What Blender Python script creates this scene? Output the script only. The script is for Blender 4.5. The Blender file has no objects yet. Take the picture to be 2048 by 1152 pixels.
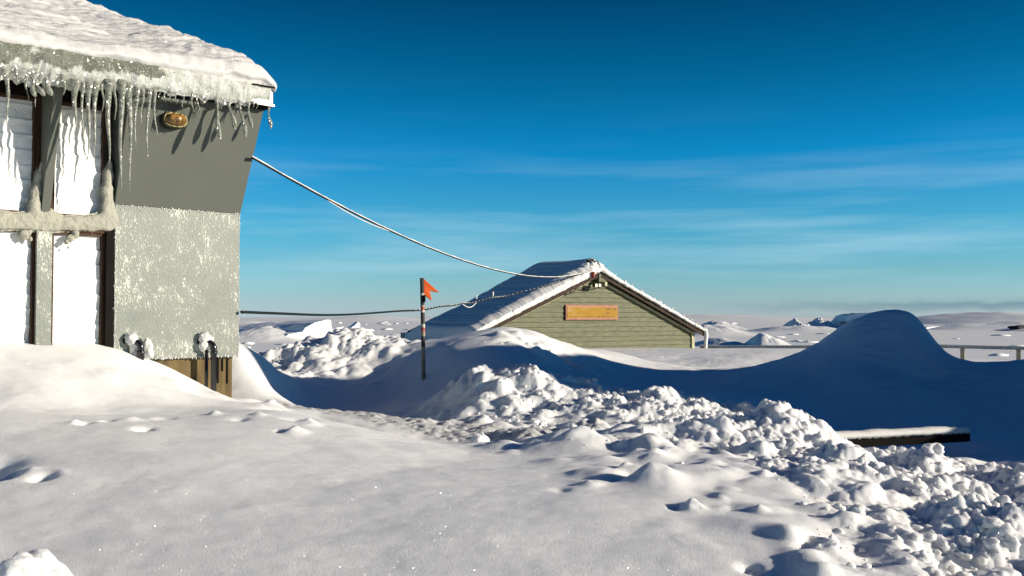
import bpy, bmesh, math, random
import numpy as np
from mathutils import Vector, Matrix
random.seed(7); rng = np.random.default_rng(11)
R = math.radians
S = bpy.context.scene
COL = S.collection

# ------------------------------------------------------------------ camera
EYE = 6.0                       # eye height above the sea ice
F = 1991.0                      # focal length in photo pixels (2048 wide)
PITCH = math.atan(58 / F)
cam_d = bpy.data.cameras.new("camera"); cam = bpy.data.objects.new("camera", cam_d); COL.objects.link(cam)
cam.location = (0, 0, EYE); cam.rotation_euler = (R(90) + PITCH, 0, 0)
cam_d.sensor_width = 36; cam_d.lens = 36 * F / 2048
cam_d.clip_start = 0.05; cam_d.clip_end = 30000
S.camera = cam

# ------------------------------------------------------------------ sky and sun
SUN_EL = R(15.2)
SUN_AZ = R(11.0)                # from the right, this much in front of the picture plane
sdir = Vector((math.cos(SUN_EL) * math.cos(-SUN_AZ), math.cos(SUN_EL) * math.sin(-SUN_AZ), math.sin(SUN_EL)))
w = bpy.data.worlds.new("World"); S.world = w; w.use_nodes = True
nt = w.node_tree; nt.nodes.clear()
def N(nt, t, **kw):
    n = nt.nodes.new(t)
    for k, v in kw.items():
        if k.startswith('i_'): n.inputs[k[2:].replace('_', ' ')].default_value = v
        else: setattr(n, k, v)
    return n
def L(nt, a, b): nt.links.new(a, b)
def ramp(nt, stops, interp='LINEAR'):
    n = nt.nodes.new('ShaderNodeValToRGB'); cr = n.color_ramp; cr.interpolation = interp
    while len(cr.elements) > 1: cr.elements.remove(cr.elements[-1])
    for i, (p, c) in enumerate(stops):
        if not isinstance(c, (tuple, list)): c = (c, c, c)
        e = cr.elements[0] if i == 0 else cr.elements.new(p)
        e.position = p; e.color = (*c, 1)
    return n
def mix(nt, fac, a, b, blend='MIX'):
    n = nt.nodes.new('ShaderNodeMix'); n.data_type = 'RGBA'; n.blend_type = blend
    for k, v in ((0, fac), (6, a), (7, b)):
        sock = n.inputs[k]
        if isinstance(v, bpy.types.NodeSocket): nt.links.new(v, sock)
        elif isinstance(v, (int, float)): sock.default_value = v if k == 0 else (v, v, v, 1)
        else: sock.default_value = (*v, 1)
    return n.outputs[2]
def math_(nt, op, a, b=0.0, c=None):
    n = nt.nodes.new('ShaderNodeMath'); n.operation = op
    for i, v in enumerate((a, b) if c is None else (a, b, c)):
        if isinstance(v, bpy.types.NodeSocket): nt.links.new(v, n.inputs[i])
        else: n.inputs[i].default_value = v
    return n.outputs[0]
sky = N(nt, 'ShaderNodeTexSky', sky_type='NISHITA', sun_disc=False, sun_elevation=SUN_EL,
        sun_rotation=math.atan2(sdir.x, sdir.y), altitude=10, air_density=1.0, dust_density=0.1, ozone_density=3.0)
geo = N(nt, 'ShaderNodeTexCoord'); sep = N(nt, 'ShaderNodeSeparateXYZ'); L(nt, geo.outputs['Generated'], sep.inputs[0])
# clear polar air: the blue deepens quickly with height
tint = ramp(nt, [(0.0, (0.56, 0.78, 1.35)), (0.015, (0.50, 0.75, 1.18)), (0.04, (0.38, 0.72, 1.02)), (0.09, (0.19, 0.69, 0.96)), (0.16, (0.02, 0.58, 0.92)),
                 (0.23, (0.004, 0.40, 0.60)), (0.31, (0.0015, 0.22, 0.35)), (0.5, (0.001, 0.12, 0.31)), (1.0, (0.001, 0.12, 0.32))])
L(nt, sep.outputs[2], tint.inputs[0])
col = mix(nt, 1.0, sky.outputs[0], tint.outputs[0], 'MULTIPLY')
# thin high veils of cirrus
mp = N(nt, 'ShaderNodeMapping'); mp.inputs['Scale'].default_value = (1.6, 1.6, 22); mp.inputs['Rotation'].default_value = (0, R(-2), 0)
L(nt, geo.outputs['Generated'], mp.inputs[0])
nz = N(nt, 'ShaderNodeTexNoise', i_Scale=1.3, i_Detail=5.0, i_Roughness=0.55); L(nt, mp.outputs[0], nz.inputs[0])
cr = ramp(nt, [(0.46, 0.0), (0.72, 1.0)]); L(nt, nz.outputs[0], cr.inputs[0])
band = ramp(nt, [(0.02, 0.0), (0.06, 0.8), (0.12, 0.45), (0.17, 0.03), (0.25, 0.0)]); L(nt, sep.outputs[2], band.inputs[0])
veil = math_(nt, 'MULTIPLY', math_(nt, 'MULTIPLY', cr.outputs[0], band.outputs[0]), 0.75)
col = mix(nt, veil, col, (3.6, 5.3, 6.2))
# a low bank of cloud above the horizon on the right
mp2 = N(nt, 'ShaderNodeMapping'); mp2.inputs['Scale'].default_value = (34, 34, 60); L(nt, geo.outputs['Generated'], mp2.inputs[0])
nz2 = N(nt, 'ShaderNodeTexNoise', i_Scale=1.0, i_Detail=4.0); L(nt, mp2.outputs[0], nz2.inputs[0])
hgt = math_(nt, 'ADD', math_(nt, 'MULTIPLY', math_(nt, 'SUBTRACT', nz2.outputs[0], 0.5), 0.012), sep.outputs[2])
cb = ramp(nt, [(0.006, 0.0), (0.0085, 1.0), (0.0125, 1.0), (0.0165, 0.0)]); L(nt, hgt, cb.inputs[0])
xb = ramp(nt, [(0.18, 0.0), (0.36, 0.65), (0.6, 1.0)]); L(nt, sep.outputs[0], xb.inputs[0])
col = mix(nt, math_(nt, 'MULTIPLY', math_(nt, 'MULTIPLY', cb.outputs[0], xb.outputs[0]), 0.8), col, (0.75, 1.5, 2.1))
bg = N(nt, 'ShaderNodeBackground', i_Strength=0.10); L(nt, col, bg.inputs[0])
wo = N(nt, 'ShaderNodeOutputWorld'); L(nt, bg.outputs[0], wo.inputs[0])

sun_d = bpy.data.lights.new("sun", 'SUN'); sun = bpy.data.objects.new("sun", sun_d); COL.objects.link(sun)
sun_d.energy = 5.0; sun_d.angle = R(0.5); sun_d.color = (1.0, 0.885, 0.725)
sun.rotation_euler = sdir.to_track_quat('Z', 'Y').to_euler()
S.view_settings.view_transform = 'Standard'; S.view_settings.look = 'None'
S.view_settings.exposure = 0.54; S.view_settings.gamma = 1.0
S.cycles.max_bounces = 6; S.cycles.diffuse_bounces = 3; S.cycles.transparent_max_bounces = 8

# ------------------------------------------------------------------ helpers
SP, CP = math.sin(PITCH), math.cos(PITCH)
def P(u, v, Y):
    a = (u - 1024) / F; b = (576 - v) / F
    y = CP - b * SP; z = SP + b * CP
    return Vector((a / y * Y, Y, EYE + z / y * Y))
def ray_plane(u, v, p0, n):
    d = P(u, v, 1.0) - Vector((0, 0, EYE)); o = Vector((0, 0, EYE))
    t = (p0 - o).dot(n) / d.dot(n)
    return o + d * t

def tag(o, label=None, cat=None, group=None, kind=None):
    if label: o['label'] = label
    if cat: o['category'] = cat
    if group: o['group'] = group
    if kind: o['kind'] = kind
    return o
def thing(name, loc, label, cat, group=None):
    o = bpy.data.objects.new(name, None); COL.objects.link(o); o.location = loc
    o.empty_display_size = 0.1
    return tag(o, label, cat, group)
class MB:
    """collects world-space geometry, links it as ONE mesh object"""
    def __init__(s): s.v = []; s.f = []
    def add(s, vs, fs):
        b = len(s.v); s.v += [tuple(v) for v in vs]; s.f += [tuple(b + i for i in f) for f in fs]
    def prism(s, poly, d):
        """closed prism: polygon of points, extruded by vector d"""
        n = len(poly); d = Vector(d)
        vs = [Vector(p) for p in poly] + [Vector(p) + d for p in poly]
        s.add(vs, [tuple(range(n))[::-1], tuple(range(n, 2 * n))] + [(i, (i + 1) % n, n + (i + 1) % n, n + i) for i in range(n)])
    def box(s, o, a, b, c):
        o, a, b, c = map(Vector, (o, a, b, c))
        s.prism([o, o + a, o + a + b, o + b], c)
    def tube(s, pts, rad, seg=8, cap=True):
        pts = [Vector(p) for p in pts]; n = len(pts)
        if not hasattr(rad, '__len__'): rad = [rad] * n
        up = Vector((0, 0, 1)); ring0 = None; vs = []
        t0 = (pts[1] - pts[0]).normalized()
        a = t0.cross(up if abs(t0.z) < 0.95 else Vector((1, 0, 0))).normalized()
        for i in range(n):
            t = (pts[min(i + 1, n - 1)] - pts[max(i - 1, 0)]).normalized()
            a = (a - t * a.dot(t)).normalized(); b = t.cross(a)
            for k in range(seg):
                an = 2 * math.pi * k / seg
                vs.append(pts[i] + (a * math.cos(an) + b * math.sin(an)) * rad[i])
        fs = [(i * seg + k, i * seg + (k + 1) % seg, (i + 1) * seg + (k + 1) % seg, (i + 1) * seg + k) for i in range(n - 1) for k in range(seg)]
        if cap: fs += [tuple(range(seg))[::-1], tuple((n - 1) * seg + k for k in range(seg))]
        s.add(vs, fs)
    def build(s, name, mat, parent=None, smooth=False, bevel=0.0, at=None):
        me = bpy.data.meshes.new(name)
        off = Vector(parent.location) if parent is not None and parent.type == 'EMPTY' else Vector((0, 0, 0))
        if parent is not None and parent.type == 'MESH':
            off = Vector(parent.get('_o', (0, 0, 0)))
        loc = Vector(at) if at is not None else (Vector((0, 0, 0)))
        v = [Vector(p) - off - loc * (1 if parent is None else 0) for p in s.v]
        me.from_pydata([tuple(p) for p in v], [], s.f); me.validate()
        bm = bmesh.new(); bm.from_mesh(me); bmesh.ops.recalc_face_normals(bm, faces=bm.faces)
        if bevel: 
            bmesh.ops.bevel(bm, geom=[e for e in bm.edges if len(e.link_faces) == 2 and e.calc_face_angle(0) > 0.6], offset=bevel, segments=2, affect='EDGES', clamp_overlap=True)
        bm.to_mesh(me); bm.free()
        if smooth: me.polygons.foreach_set('use_smooth', [True] * len(me.polygons))
        me.materials.append(mat)
        o = bpy.data.objects.new(name, me); COL.objects.link(o)
        if parent is not None: 
            o.parent = parent
        elif at is not None: o.location = loc
        PARENT_OFF[o.name] = off
        return o
PARENT_OFF = {}
def sub(mb, name, mat, part, **kw):
    """a sub-part of a mesh part whose thing is an Empty"""
    me_off = PARENT_OFF[part.name]
    tmp = MB(); tmp.v = [tuple(Vector(p) - me_off) for p in mb.v]; tmp.f = mb.f
    o = tmp.build(name, mat, None, **kw); o.parent = part; PARENT_OFF[o.name] = me_off
    return o

# numpy noise ---------------------------------------------------------------
def _h(ix, iy, iz, seed):
    n = (ix.astype(np.int64) * 374761393 + iy.astype(np.int64) * 668265263 + iz.astype(np.int64) * 2147483647 + seed * 974711)
    n = (n ^ (n >> 13)) * 1274126177; n = n ^ (n >> 16)
    return (n & 0xffff).astype(np.float32) / 65535.0
def vnoise(x, y, z=None, seed=0):
    if z is None: z = np.zeros_like(x)
    ix, iy, iz = np.floor(x), np.floor(y), np.floor(z)
    fx, fy, fz = x - ix, y - iy, z - iz
    sx, sy, sz = (f * f * f * (f * (f * 6 - 15) + 10) for f in (fx, fy, fz))
    r = 0
    zs = (0,) if not np.any(z) else (0, 1)
    for dz in zs:
        wz = 1.0 if len(zs) == 1 else (sz if dz else 1 - sz)
        for dx in (0, 1):
            for dy in (0, 1):
                r = r + (sx if dx else 1 - sx) * (sy if dy else 1 - sy) * wz * _h(ix + dx, iy + dy, iz + dz, seed)
    return r * 2 - 1
def fbm(x, y, z=None, oct=4, seed=0, gain=0.5):
    r = 0; a = 1; s = 0
    for i in range(oct):
        r = r + a * vnoise(x * 2 ** i + 17.3 * i, y * 2 ** i - 9.1 * i, None if z is None else z * 2 ** i + 3.7 * i, seed + i); s += a; a *= gain
    return r / s
def domes(x, y, seed=0, soft=False, keep=0.0):
    """rounded lumps of random size: the highest of overlapping domes (cells of size 1)"""
    ix, iy = np.floor(x), np.floor(y); best = np.zeros(x.shape, dtype=np.float32); z0 = np.zeros_like(ix)
    for dx in (-1, 0, 1):
        for dy in (-1, 0, 1):
            cx, cy = ix + dx, iy + dy
            px = cx + _h(cx, cy, z0, seed); py = cy + _h(cx, cy, z0 + 1, seed); h = _h(cx, cy, z0 + 2, seed)
            r = np.where(h > keep, 0.25 + 0.65 * h * h, 0.01); d2 = ((x - px) ** 2 + (y - py) ** 2) / (r * r)
            t = np.clip(1 - d2, 0, 1)
            best = np.maximum(best, (t * t if soft else t ** 0.72) * r)
    return best
def sstep(a, b, x):
    t = np.clip((x - a) / (b - a), 0, 1); return t * t * (3 - 2 * t)

# ------------------------------------------------------------------ materials
def new_mat(name):
    m = bpy.data.materials.new(name); m.use_nodes = True; nt = m.node_tree
    return m, nt, nt.nodes['Principled BSDF']
def tex(nt, kind, scale, detail=3.0, coord='Object', mscale=None, rough=0.5):
    tc = N(nt, 'ShaderNodeTexCoord'); src = tc.outputs[coord]
    if mscale:
        m = N(nt, 'ShaderNodeMapping'); m.inputs['Scale'].default_value = mscale; L(nt, src, m.inputs[0]); src = m.outputs[0]
    if kind == 'noise': n = N(nt, 'ShaderNodeTexNoise', i_Scale=scale, i_Detail=detail, i_Roughness=rough)
    else: n = N(nt, 'ShaderNodeTexVoronoi', i_Scale=scale)
    L(nt, src, n.inputs['Vector']); return n
def bump(nt, h, strength, dist, prev=None):
    b = N(nt, 'ShaderNodeBump', i_Strength=strength, i_Distance=dist); L(nt, h, b.inputs['Height'])
    if prev: L(nt, prev, b.inputs['Normal'])
    return b.outputs[0]
def simple(name, colr, rough=0.6, metal=0.0, var=0.15, scale=8, bmp=0.0, spec=0.18, mscale=None):
    m, nt, p = new_mat(name); n = tex(nt, 'noise', scale, 5, mscale=mscale)
    c0 = tuple(c * (1 - var) for c in colr); c1 = tuple(min(1, c * (1 + var)) for c in colr)
    r = ramp(nt, [(0.3, c0), (0.7, c1)]); L(nt, n.outputs[0], r.inputs[0]); L(nt, r.outputs[0], p.inputs['Base Color'])
    p.inputs['Roughness'].default_value = rough; p.inputs['Metallic'].default_value = metal; p.inputs['Specular IOR Level'].default_value = spec
    if bmp: L(nt, bump(nt, n.outputs[0], bmp, 0.01), p.inputs['Normal'])
    return m
def add_glint(nt, p, scale, few_, size=.17):
    # single ice crystals lying at random tilts, like tiny mirrors
    v = tex(nt, 'vor', scale); v.inputs['Randomness'].default_value = 1.0
    dot = math_(nt, 'LESS_THAN', v.outputs['Distance'], size)
    sp = N(nt, 'ShaderNodeSeparateColor'); L(nt, v.outputs['Color'], sp.inputs[0])
    few = math_(nt, 'GREATER_THAN', sp.outputs[0], few_)
    g = N(nt, 'ShaderNodeBsdfGlossy', i_Roughness=0.35); g.inputs[0].default_value = (1, 1, 1, 1)
    vm = N(nt, 'ShaderNodeVectorMath', operation='SUBTRACT'); L(nt, v.outputs['Color'], vm.inputs[0]); vm.inputs[1].default_value = (0.5, 0.5, 0.1)
    vn = N(nt, 'ShaderNodeVectorMath', operation='NORMALIZE'); L(nt, vm.outputs[0], vn.inputs[0]); L(nt, vn.outputs[0], g.inputs['Normal'])
    ms = N(nt, 'ShaderNodeMixShader'); L(nt, math_(nt, 'MULTIPLY', dot, few), ms.inputs[0])
    L(nt, p.outputs[0], ms.inputs[1]); L(nt, g.outputs[0], ms.inputs[2])
    L(nt, ms.outputs[0], nt.nodes['Material Output'].inputs['Surface'])
def snow(name, colr=(0.79, 0.80, 0.80), grain=0.7, fine=120.0, dist=0.006, glint=True, sss=0.0):
    m, nt, p = new_mat(name)
    n1 = tex(nt, 'noise', fine, 4, rough=0.75); n2 = tex(nt, 'noise', 14, 5)
    r = ramp(nt, [(0.3, tuple(c * 0.95 for c in colr)), (0.7, colr)]); L(nt, n2.outputs[0], r.inputs[0])
    L(nt, r.outputs[0], p.inputs['Base Color'])
    b = bump(nt, n2.outputs[0], 0.25, 0.012); b = bump(nt, n1.outputs[0], grain, dist, b)
    if name == 'snow':      # packed, gritty snow on the cleared lane
        at = N(nt, 'ShaderNodeAttribute', attribute_name='lane'); n3 = tex(nt, 'noise', 30, 5, rough=.7)
        r3 = ramp(nt, [(.35, (.36, .37, .38)), (.65, (.62, .63, .63))]); L(nt, n3.outputs[0], r3.inputs[0])
        L(nt, mix(nt, at.outputs['Fac'], r.outputs[0], r3.outputs[0]), p.inputs['Base Color'])
    p.inputs['Roughness'].default_value = 0.62; p.inputs['Specular IOR Level'].default_value = 0.25
    L(nt, b, p.inputs['Normal'])
    if sss:
        p.inputs['Subsurface Weight'].default_value = sss; p.inputs['Subsurface Scale'].default_value = 0.05; p.inputs['Subsurface Radius'].default_value = (1.0, 0.9, 0.8)
    if glint: add_glint(nt, p, 140.0, .86)
    return m
M = {}
M['snow'] = snow('snow', (0.80, 0.812, 0.815), sss=0.5)
M['snow_chunk'] = snow('clumped snow', (0.80, 0.812, 0.815), grain=0.8, fine=120, dist=0.006, sss=0.5)
M['snow_far'] = snow('wind packed snow', grain=0.2, fine=2.0, dist=0.1, glint=False)
M['rime'] = snow('rime and snow', colr=(0.72, 0.725, 0.70), grain=0.9, fine=160, dist=0.006)
M['roof_snow'] = snow('icy roof snow', (0.62, 0.62, 0.61), grain=1.0, fine=90, dist=0.008)
M['grey_frost'] = snow('grey frost', colr=(0.36, 0.36, 0.30), grain=0.9, fine=150, dist=0.006, glint=True)
M['berg'] = snow('glacier ice', colr=(0.84, 0.87, 0.88), grain=0.6, fine=0.8, dist=0.3, glint=False)

# ------------------------------------------------------------------ left building frame of reference
A0 = P(480, 427, 8.52); A1 = P(230, 410, 7.79)
wd = Vector((A0.x - A1.x, A0.y - A1.y, 0)).normalized()      # along the wall, to the right and away
nd = Vector((wd.y, -wd.x, 0))                                # out of the wall
bd = -nd
def WB(s, off, z):                                           # wall coordinates -> world
    p = A0 + wd * s + nd * off; return Vector((p.x, p.y, z))
def WI(u, v, off=0.0):                                       # photo point on the wall plane (pushed out by off) -> (s, z)
    q = ray_plane(u, v, A0 + nd * off, nd); return (q - A0).dot(wd), q.z
def WP(u, v, off=0.0):
    s, z = WI(u, v, off); return WB(s, off, z)
def wallY(u): return WP(u, 600).y

# ------------------------------------------------------------------ terrain control points: (u, v, Y, roughness) in view or just outside it
CP_ = [(-400,1152,3.2,0),(0,1152,3.2,0),(400,1152,3.2,0),(800,1152,3.2,0),(1200,1152,3.2,0),(1450,1152,3.2,.15),(1750,1152,3.3,.5),(2048,1152,3.4,1),(2400,1152,3.4,1),
 (-400,985,4.2,0),(0,978,4.2,0),(400,975,4.2,0),(800,985,4.2,0),(1200,1000,4.1,.1),(1500,1000,4.2,.3),(1720,1010,4.3,.6),(2000,1040,4.3,1),(2400,1050,4.3,1),
 (-300,845,5.4,.1),(0,838,5.6,.1),(200,832,5.8,.15),(400,828,6.1,.1),(560,824,6.5,.05),(640,838,6.4,0),(700,850,6.4,0),(780,866,6.3,0),(850,880,6.2,.05),(920,892,6.15,.2),(1000,896,6.1,.35),(1100,880,6.2,.5),(1250,874,6.2,.5),(1400,872,6.2,.6),
 (600,890,5.2,0),(1000,935,5,.05),(1200,930,5,.35),(1400,920,5.1,.4),(1600,925,5.2,.8),(1800,955,5.2,1),(2048,975,5.2,1),(2400,980,5.2,1),
 (-100,819,6.0,.1),(60,820,6.15,.15),(200,821,6.35,.15),(400,817,6.75,.1),(540,816,7.2,.2),
 (60,745,6.75,.15),(200,757,7.0,.15),(330,770,7.4,.1),(420,795,7.8,.1),
 (600,818,8.3,.2),(680,826,8.4,.2),(750,829,8.5,.2),(880,848,7.9,.2),(940,856,7.6,.25),(820,840,8.2,.2),(700,836,7.6,.2),(860,862,7.2,.2),(780,848,7.4,.2),
 (700,808,11.3,.05),(620,810,11,.05),(780,806,11,.05),
 (700,765,12.2,.35),(700,720,12.9,.7),(690,667,13.8,1),(620,692,13.3,1),(570,726,12.8,.9),(750,668,14,1),(800,684,14.2,.6),(850,705,14.5,.1),(640,760,12,.5),(780,740,12.6,.2),(600,745,12.4,.6),
 (486,686,10.3,0),(530,716,10.7,0),(590,772,11,0),(600,802,10.6,0),(560,800,9.9,0),
 (487,724,9.5,.1),(515,765,9.2,.1),(536,808,8.6,.2),
 (940,848,7.9,.7),(1050,852,7.8,.6),(1150,850,7.7,.5),(1300,852,7.2,.7),(960,740,9.3,.9),(1080,754,9.1,.9),(1200,790,8.6,.8),(1330,802,8.4,1),(1470,842,8.0,.9),(1050,815,8.5,.6),(905,800,9.0,.8),(1400,845,7.3,.9),
 (848,760,11.6,0),(780,800,10.9,0),(830,838,8.9,.25),(890,826,8.9,.4),(900,720,11.9,0),(925,775,10.2,.05),
 (895,692,12.6,0),(960,664,13.2,.1),(1010,655,13.5,.15),(1080,667,14,.2),(1130,689,14.5,.15),(1200,700,16,0),
 (1000,722,11.2,.05),(1100,750,10.8,.15),(1060,700,12.4,.5),(1150,768,10.3,.3),(1130,725,12.8,.5),
 (1200,699,22,0),(1400,697,24,0),(900,705,24,0),(835,702,24,0),(1300,730,17,0),(1500,715,19,0),(1640,699,22,0),(1300,757,13.5,0),(1450,742,14,0),
 (1300,790,9.9,0),(1500,790,10.5,0),(1600,843,9,0),(1700,858,9,0),(1650,775,11.3,0),(1560,720,13.8,0),(1600,706,13.6,0),(1640,686,13.4,0),(1670,662,13.4,0),(1702,640,13.4,0),(1735,629,13.4,0),(1765,625,13.5,0),(1801,623,13.5,0),(1827,632,13.6,0),(1846,652,13.6,0),(1861,681,13.7,0),(1878,716,13.8,0),(1760,665,12.9,0),(1930,731,14,0),
 (1640,735,12.2,0),(1720,765,11.0,0),(1800,705,12.6,0),(1850,760,12.2,0),(1820,800,10.4,0),
 (1990,726,13.2,0),(2048,725,12.8,0),(1900,820,10.2,0),(2000,850,9.8,0),(1800,760,11.4,0),(1800,862,9,0),(1950,775,11.8,0),(1940,880,8.4,0),
 (1568,788,6.7,1),(1530,804,6.7,1),(1600,800,6.7,1),(1490,838,6.6,1),(1630,838,6.6,1),(1655,880,6.5,1),(1690,905,6.45,.8),(1750,915,6.4,.8),(1870,922,6.3,.9),(2048,942,6,1),(1440,850,6.9,.9),
 (2200,690,12.5,0),(2400,560,12.5,0),(2900,470,11.5,0),(2300,840,9.3,.3),(2400,930,6.5,1),(3000,800,8,.3),(3000,1100,4,.5)]  # includes an unseen rise at the right, put there to cast shade
C3_ = [(-6,12,-.3,0),(-8,9,.1,0),(-9,5,0,0),(-4.2,9.9,-.5,0),(-3.2,10.4,-.35,0),(-2.3,16.5,-1.2,0),(-5,16,-1.2,0),(-9,20,-1.2,0),(-1.0,18,-.95,0),(1.0,18.5,-.8,0),(4,40,-1.1,0),(-8,38,-1.4,0),(14,40,-1.3,0),(20,24,-.9,0),(9,24,-1.0,0),(6.3,17,-1.0,0),
 (8.5,17,-.9,0),(2.4,7.5,-1.05,.2),(4.2,7.6,-1.08,.1),(3.2,7.5,-1.07,.1),(3.7,8.2,-1.1,0),(2.8,8.2,-1.06,0),(1.5,7.5,-.95,.7),(-1.5,7.0,-.80,.1),(-.6,6.9,-.86,.1),(-1.0,16,-1.1,0),(5.6,15.5,-1.0,0),
 (-4,1,-.9,0),(0,0,-1.0,0),(4,1,-.95,.5),(8,2,-.8,.3),(-8,-1,-.8,0),(8,-1.5,-.9,0),(0,-2,-1.0,0),(0,60,-1.5,0),(30,60,-1.5,0),(-30,60,-1.5,0),(-20,10,.2,0),(30,14,.3,0)]
pts = []
for u, v, Y, r in CP_:
    q = P(u, v, Y); pts.append((q.x, q.y, q.z - EYE, r))
for u, v in ((-300, 676), (-100, 680), (0, 682), (120, 688), (225, 694), (262, 705), (310, 724), (380, 757), (430, 782), (472, 804)):
    q = WP(u, v, -0.02); pts.append((q.x, q.y, q.z - EYE, .1))
    pts.append((q.x - 0.5 * nd.x, q.y - 0.5 * nd.y, q.z - EYE + .02, .1))
pts += list(C3_); pts = np.array(pts, dtype=np.float64)
Y0 = 3.0
def dom(x, y): return x / (y + Y0) * 2.2, np.log(y + Y0) * 1.6
def tps_fit(px, py, pz, lam):
    n = len(px); d2 = (px[:, None] - px[None]) ** 2 + (py[:, None] - py[None]) ** 2
    K = 0.5 * d2 * np.log(d2 + 1e-12); K[np.arange(n), np.arange(n)] = lam
    Pm = np.stack([np.ones(n), px, py], 1)
    A = np.block([[K, Pm], [Pm.T, np.zeros((3, 3))]])
    return np.linalg.solve(A, np.concatenate([pz, np.zeros(3)]))
dx_, dy_ = dom(pts[:, 0], pts[:, 1])
wz = tps_fit(dx_, dy_, pts[:, 2], 0.0004)
NU, NL = 300, 300
UMIN, UMAX = -1.3 * 2.2, 1.5 * 2.2
LMIN, LMAX = math.log(1.5) * 1.6, math.log(75 + Y0) * 1.6
gu = np.linspace(UMIN, UMAX, NU); gl = np.linspace(LMIN, LMAX, NL)
GU, GL = np.meshgrid(gu, gl)
Z0 = np.full(GU.shape, wz[-3]) + wz[-2] * GU + wz[-1] * GL
RW = np.zeros_like(Z0); WS = np.full_like(Z0, 1e-9)
for i in range(len(pts)):
    d2 = (GU - dx_[i]) ** 2 + (GL - dy_[i]) ** 2
    Z0 += wz[i] * 0.5 * d2 * np.log(d2 + 1e-12)
    g = np.exp(-d2 / (2 * 0.045 ** 2)) + 0.003 * np.exp(-d2 / (2 * 0.2 ** 2)) + 1e-8; RW += g * pts[i, 3]; WS += g
RGH = np.clip(RW / WS, 0, 1)
Z0 = np.clip(Z0, -2.5, 1.6)
def samp(A, x, y):
    """Catmull-Rom lookup of a coarse array at world x, y"""
    u, l = dom(x, np.maximum(y, -1.45)); fu = np.clip((u - UMIN) / (UMAX - UMIN) * (NU - 1), 1, NU - 2.001); fl = np.clip((l - LMIN) / (LMAX - LMIN) * (NL - 1), 1, NL - 2.001)
    iu = fu.astype(int); il = fl.astype(int); tu = fu - iu; tl = fl - il
    iu = np.clip(iu, 1, NU - 3); il = np.clip(il, 1, NL - 3)
    def w4(t): return (-.5*t+t*t-.5*t**3, 1-2.5*t*t+1.5*t**3, .5*t+2*t*t-1.5*t**3, -.5*t*t+.5*t**3)
    a, b = w4(tu), w4(tl); r = 0
    for j in range(4):
        for i in range(4): r = r + a[i] * b[j] * A[il + j - 1, iu + i - 1]
    return r
FEAT = []
LANE = [(-1.75, 8.75), (-1.3, 8.25), (-.85, 7.8), (-.45, 7.45), (-.1, 7.15), (.25, 6.9)]
for u_, v_, Y_, r_, h_ in ((-30, 905, 4.55, .11, -.12), (10, 930, 4.4, .05, -.06), (88, 948, 4.35, .045, -.05), (60, 940, 4.45, .04, .012), (112, 940, 4.4, .04, .012), (170, 845, 5.5, .035, -.035), (150, 842, 5.5, .03, .02),
        (214, 838, 5.6, .03, -.03), (290, 856, 5.35, .045, -.04), (330, 832, 5.85, .05, -.03), (480, 842, 5.8, .05, -.02), (520, 838, 5.95, .04, .02), (565, 880, 5.5, .03, -.03), (590, 878, 5.5, .05, .03), (585, 852, 5.9, .05, -.025), (620, 858, 5.8, .05, .025),
        (430, 832, 6.0, .04, .02), (260, 836, 5.7, .05, .02), (1120, 1000, 4.3, .04, -.015), (1180, 985, 4.4, .05, .02), (1350, 1035, 4.0, .03, -.015), (1385, 1030, 4.0, .04, .035), (1520, 1035, 3.95, .03, .02), (1500, 1146, 3.3, .03, -.03), (1265, 960, 4.6, .07, -.03), (1310, 970, 4.5, .10, .07),
        (1230, 970, 4.5, .035, -.03), (1640, 1020, 4.0, .04, -.015), (1670, 1030, 3.95, .06, .05), (150, 742, 6.9, .3, .06), (50, 792, 6.3, .22, .045), (300, 792, 7.0, .28, .04), (215, 775, 6.9, .12, .03), (440, 803, 7.9, .15, .03), (505, 800, 8.2, .12, .05), (545, 818, 7.6, .08, .04), (350, 765, 7.5, .14, .03),
        (1060, 690, 13, .09, -.06), (1090, 698, 12.9, .08, -.05), (1118, 708, 12.7, .09, -.06), (1138, 720, 12.5, .08, -.05), (1160, 726, 12.4, .08, -.05), (1075, 712, 12.2, .1, .05), (1040, 680, 13, .1, .05), (1000, 688, 12.8, .1, .05), (1140, 705, 13, .08, .05),
        (1620, 1090, 3.55, .04, -.02), (1660, 1110, 3.5, .06, .05)):
    q = P(u_, v_, Y_); FEAT.append((q.x, q.y, r_, h_))
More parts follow.
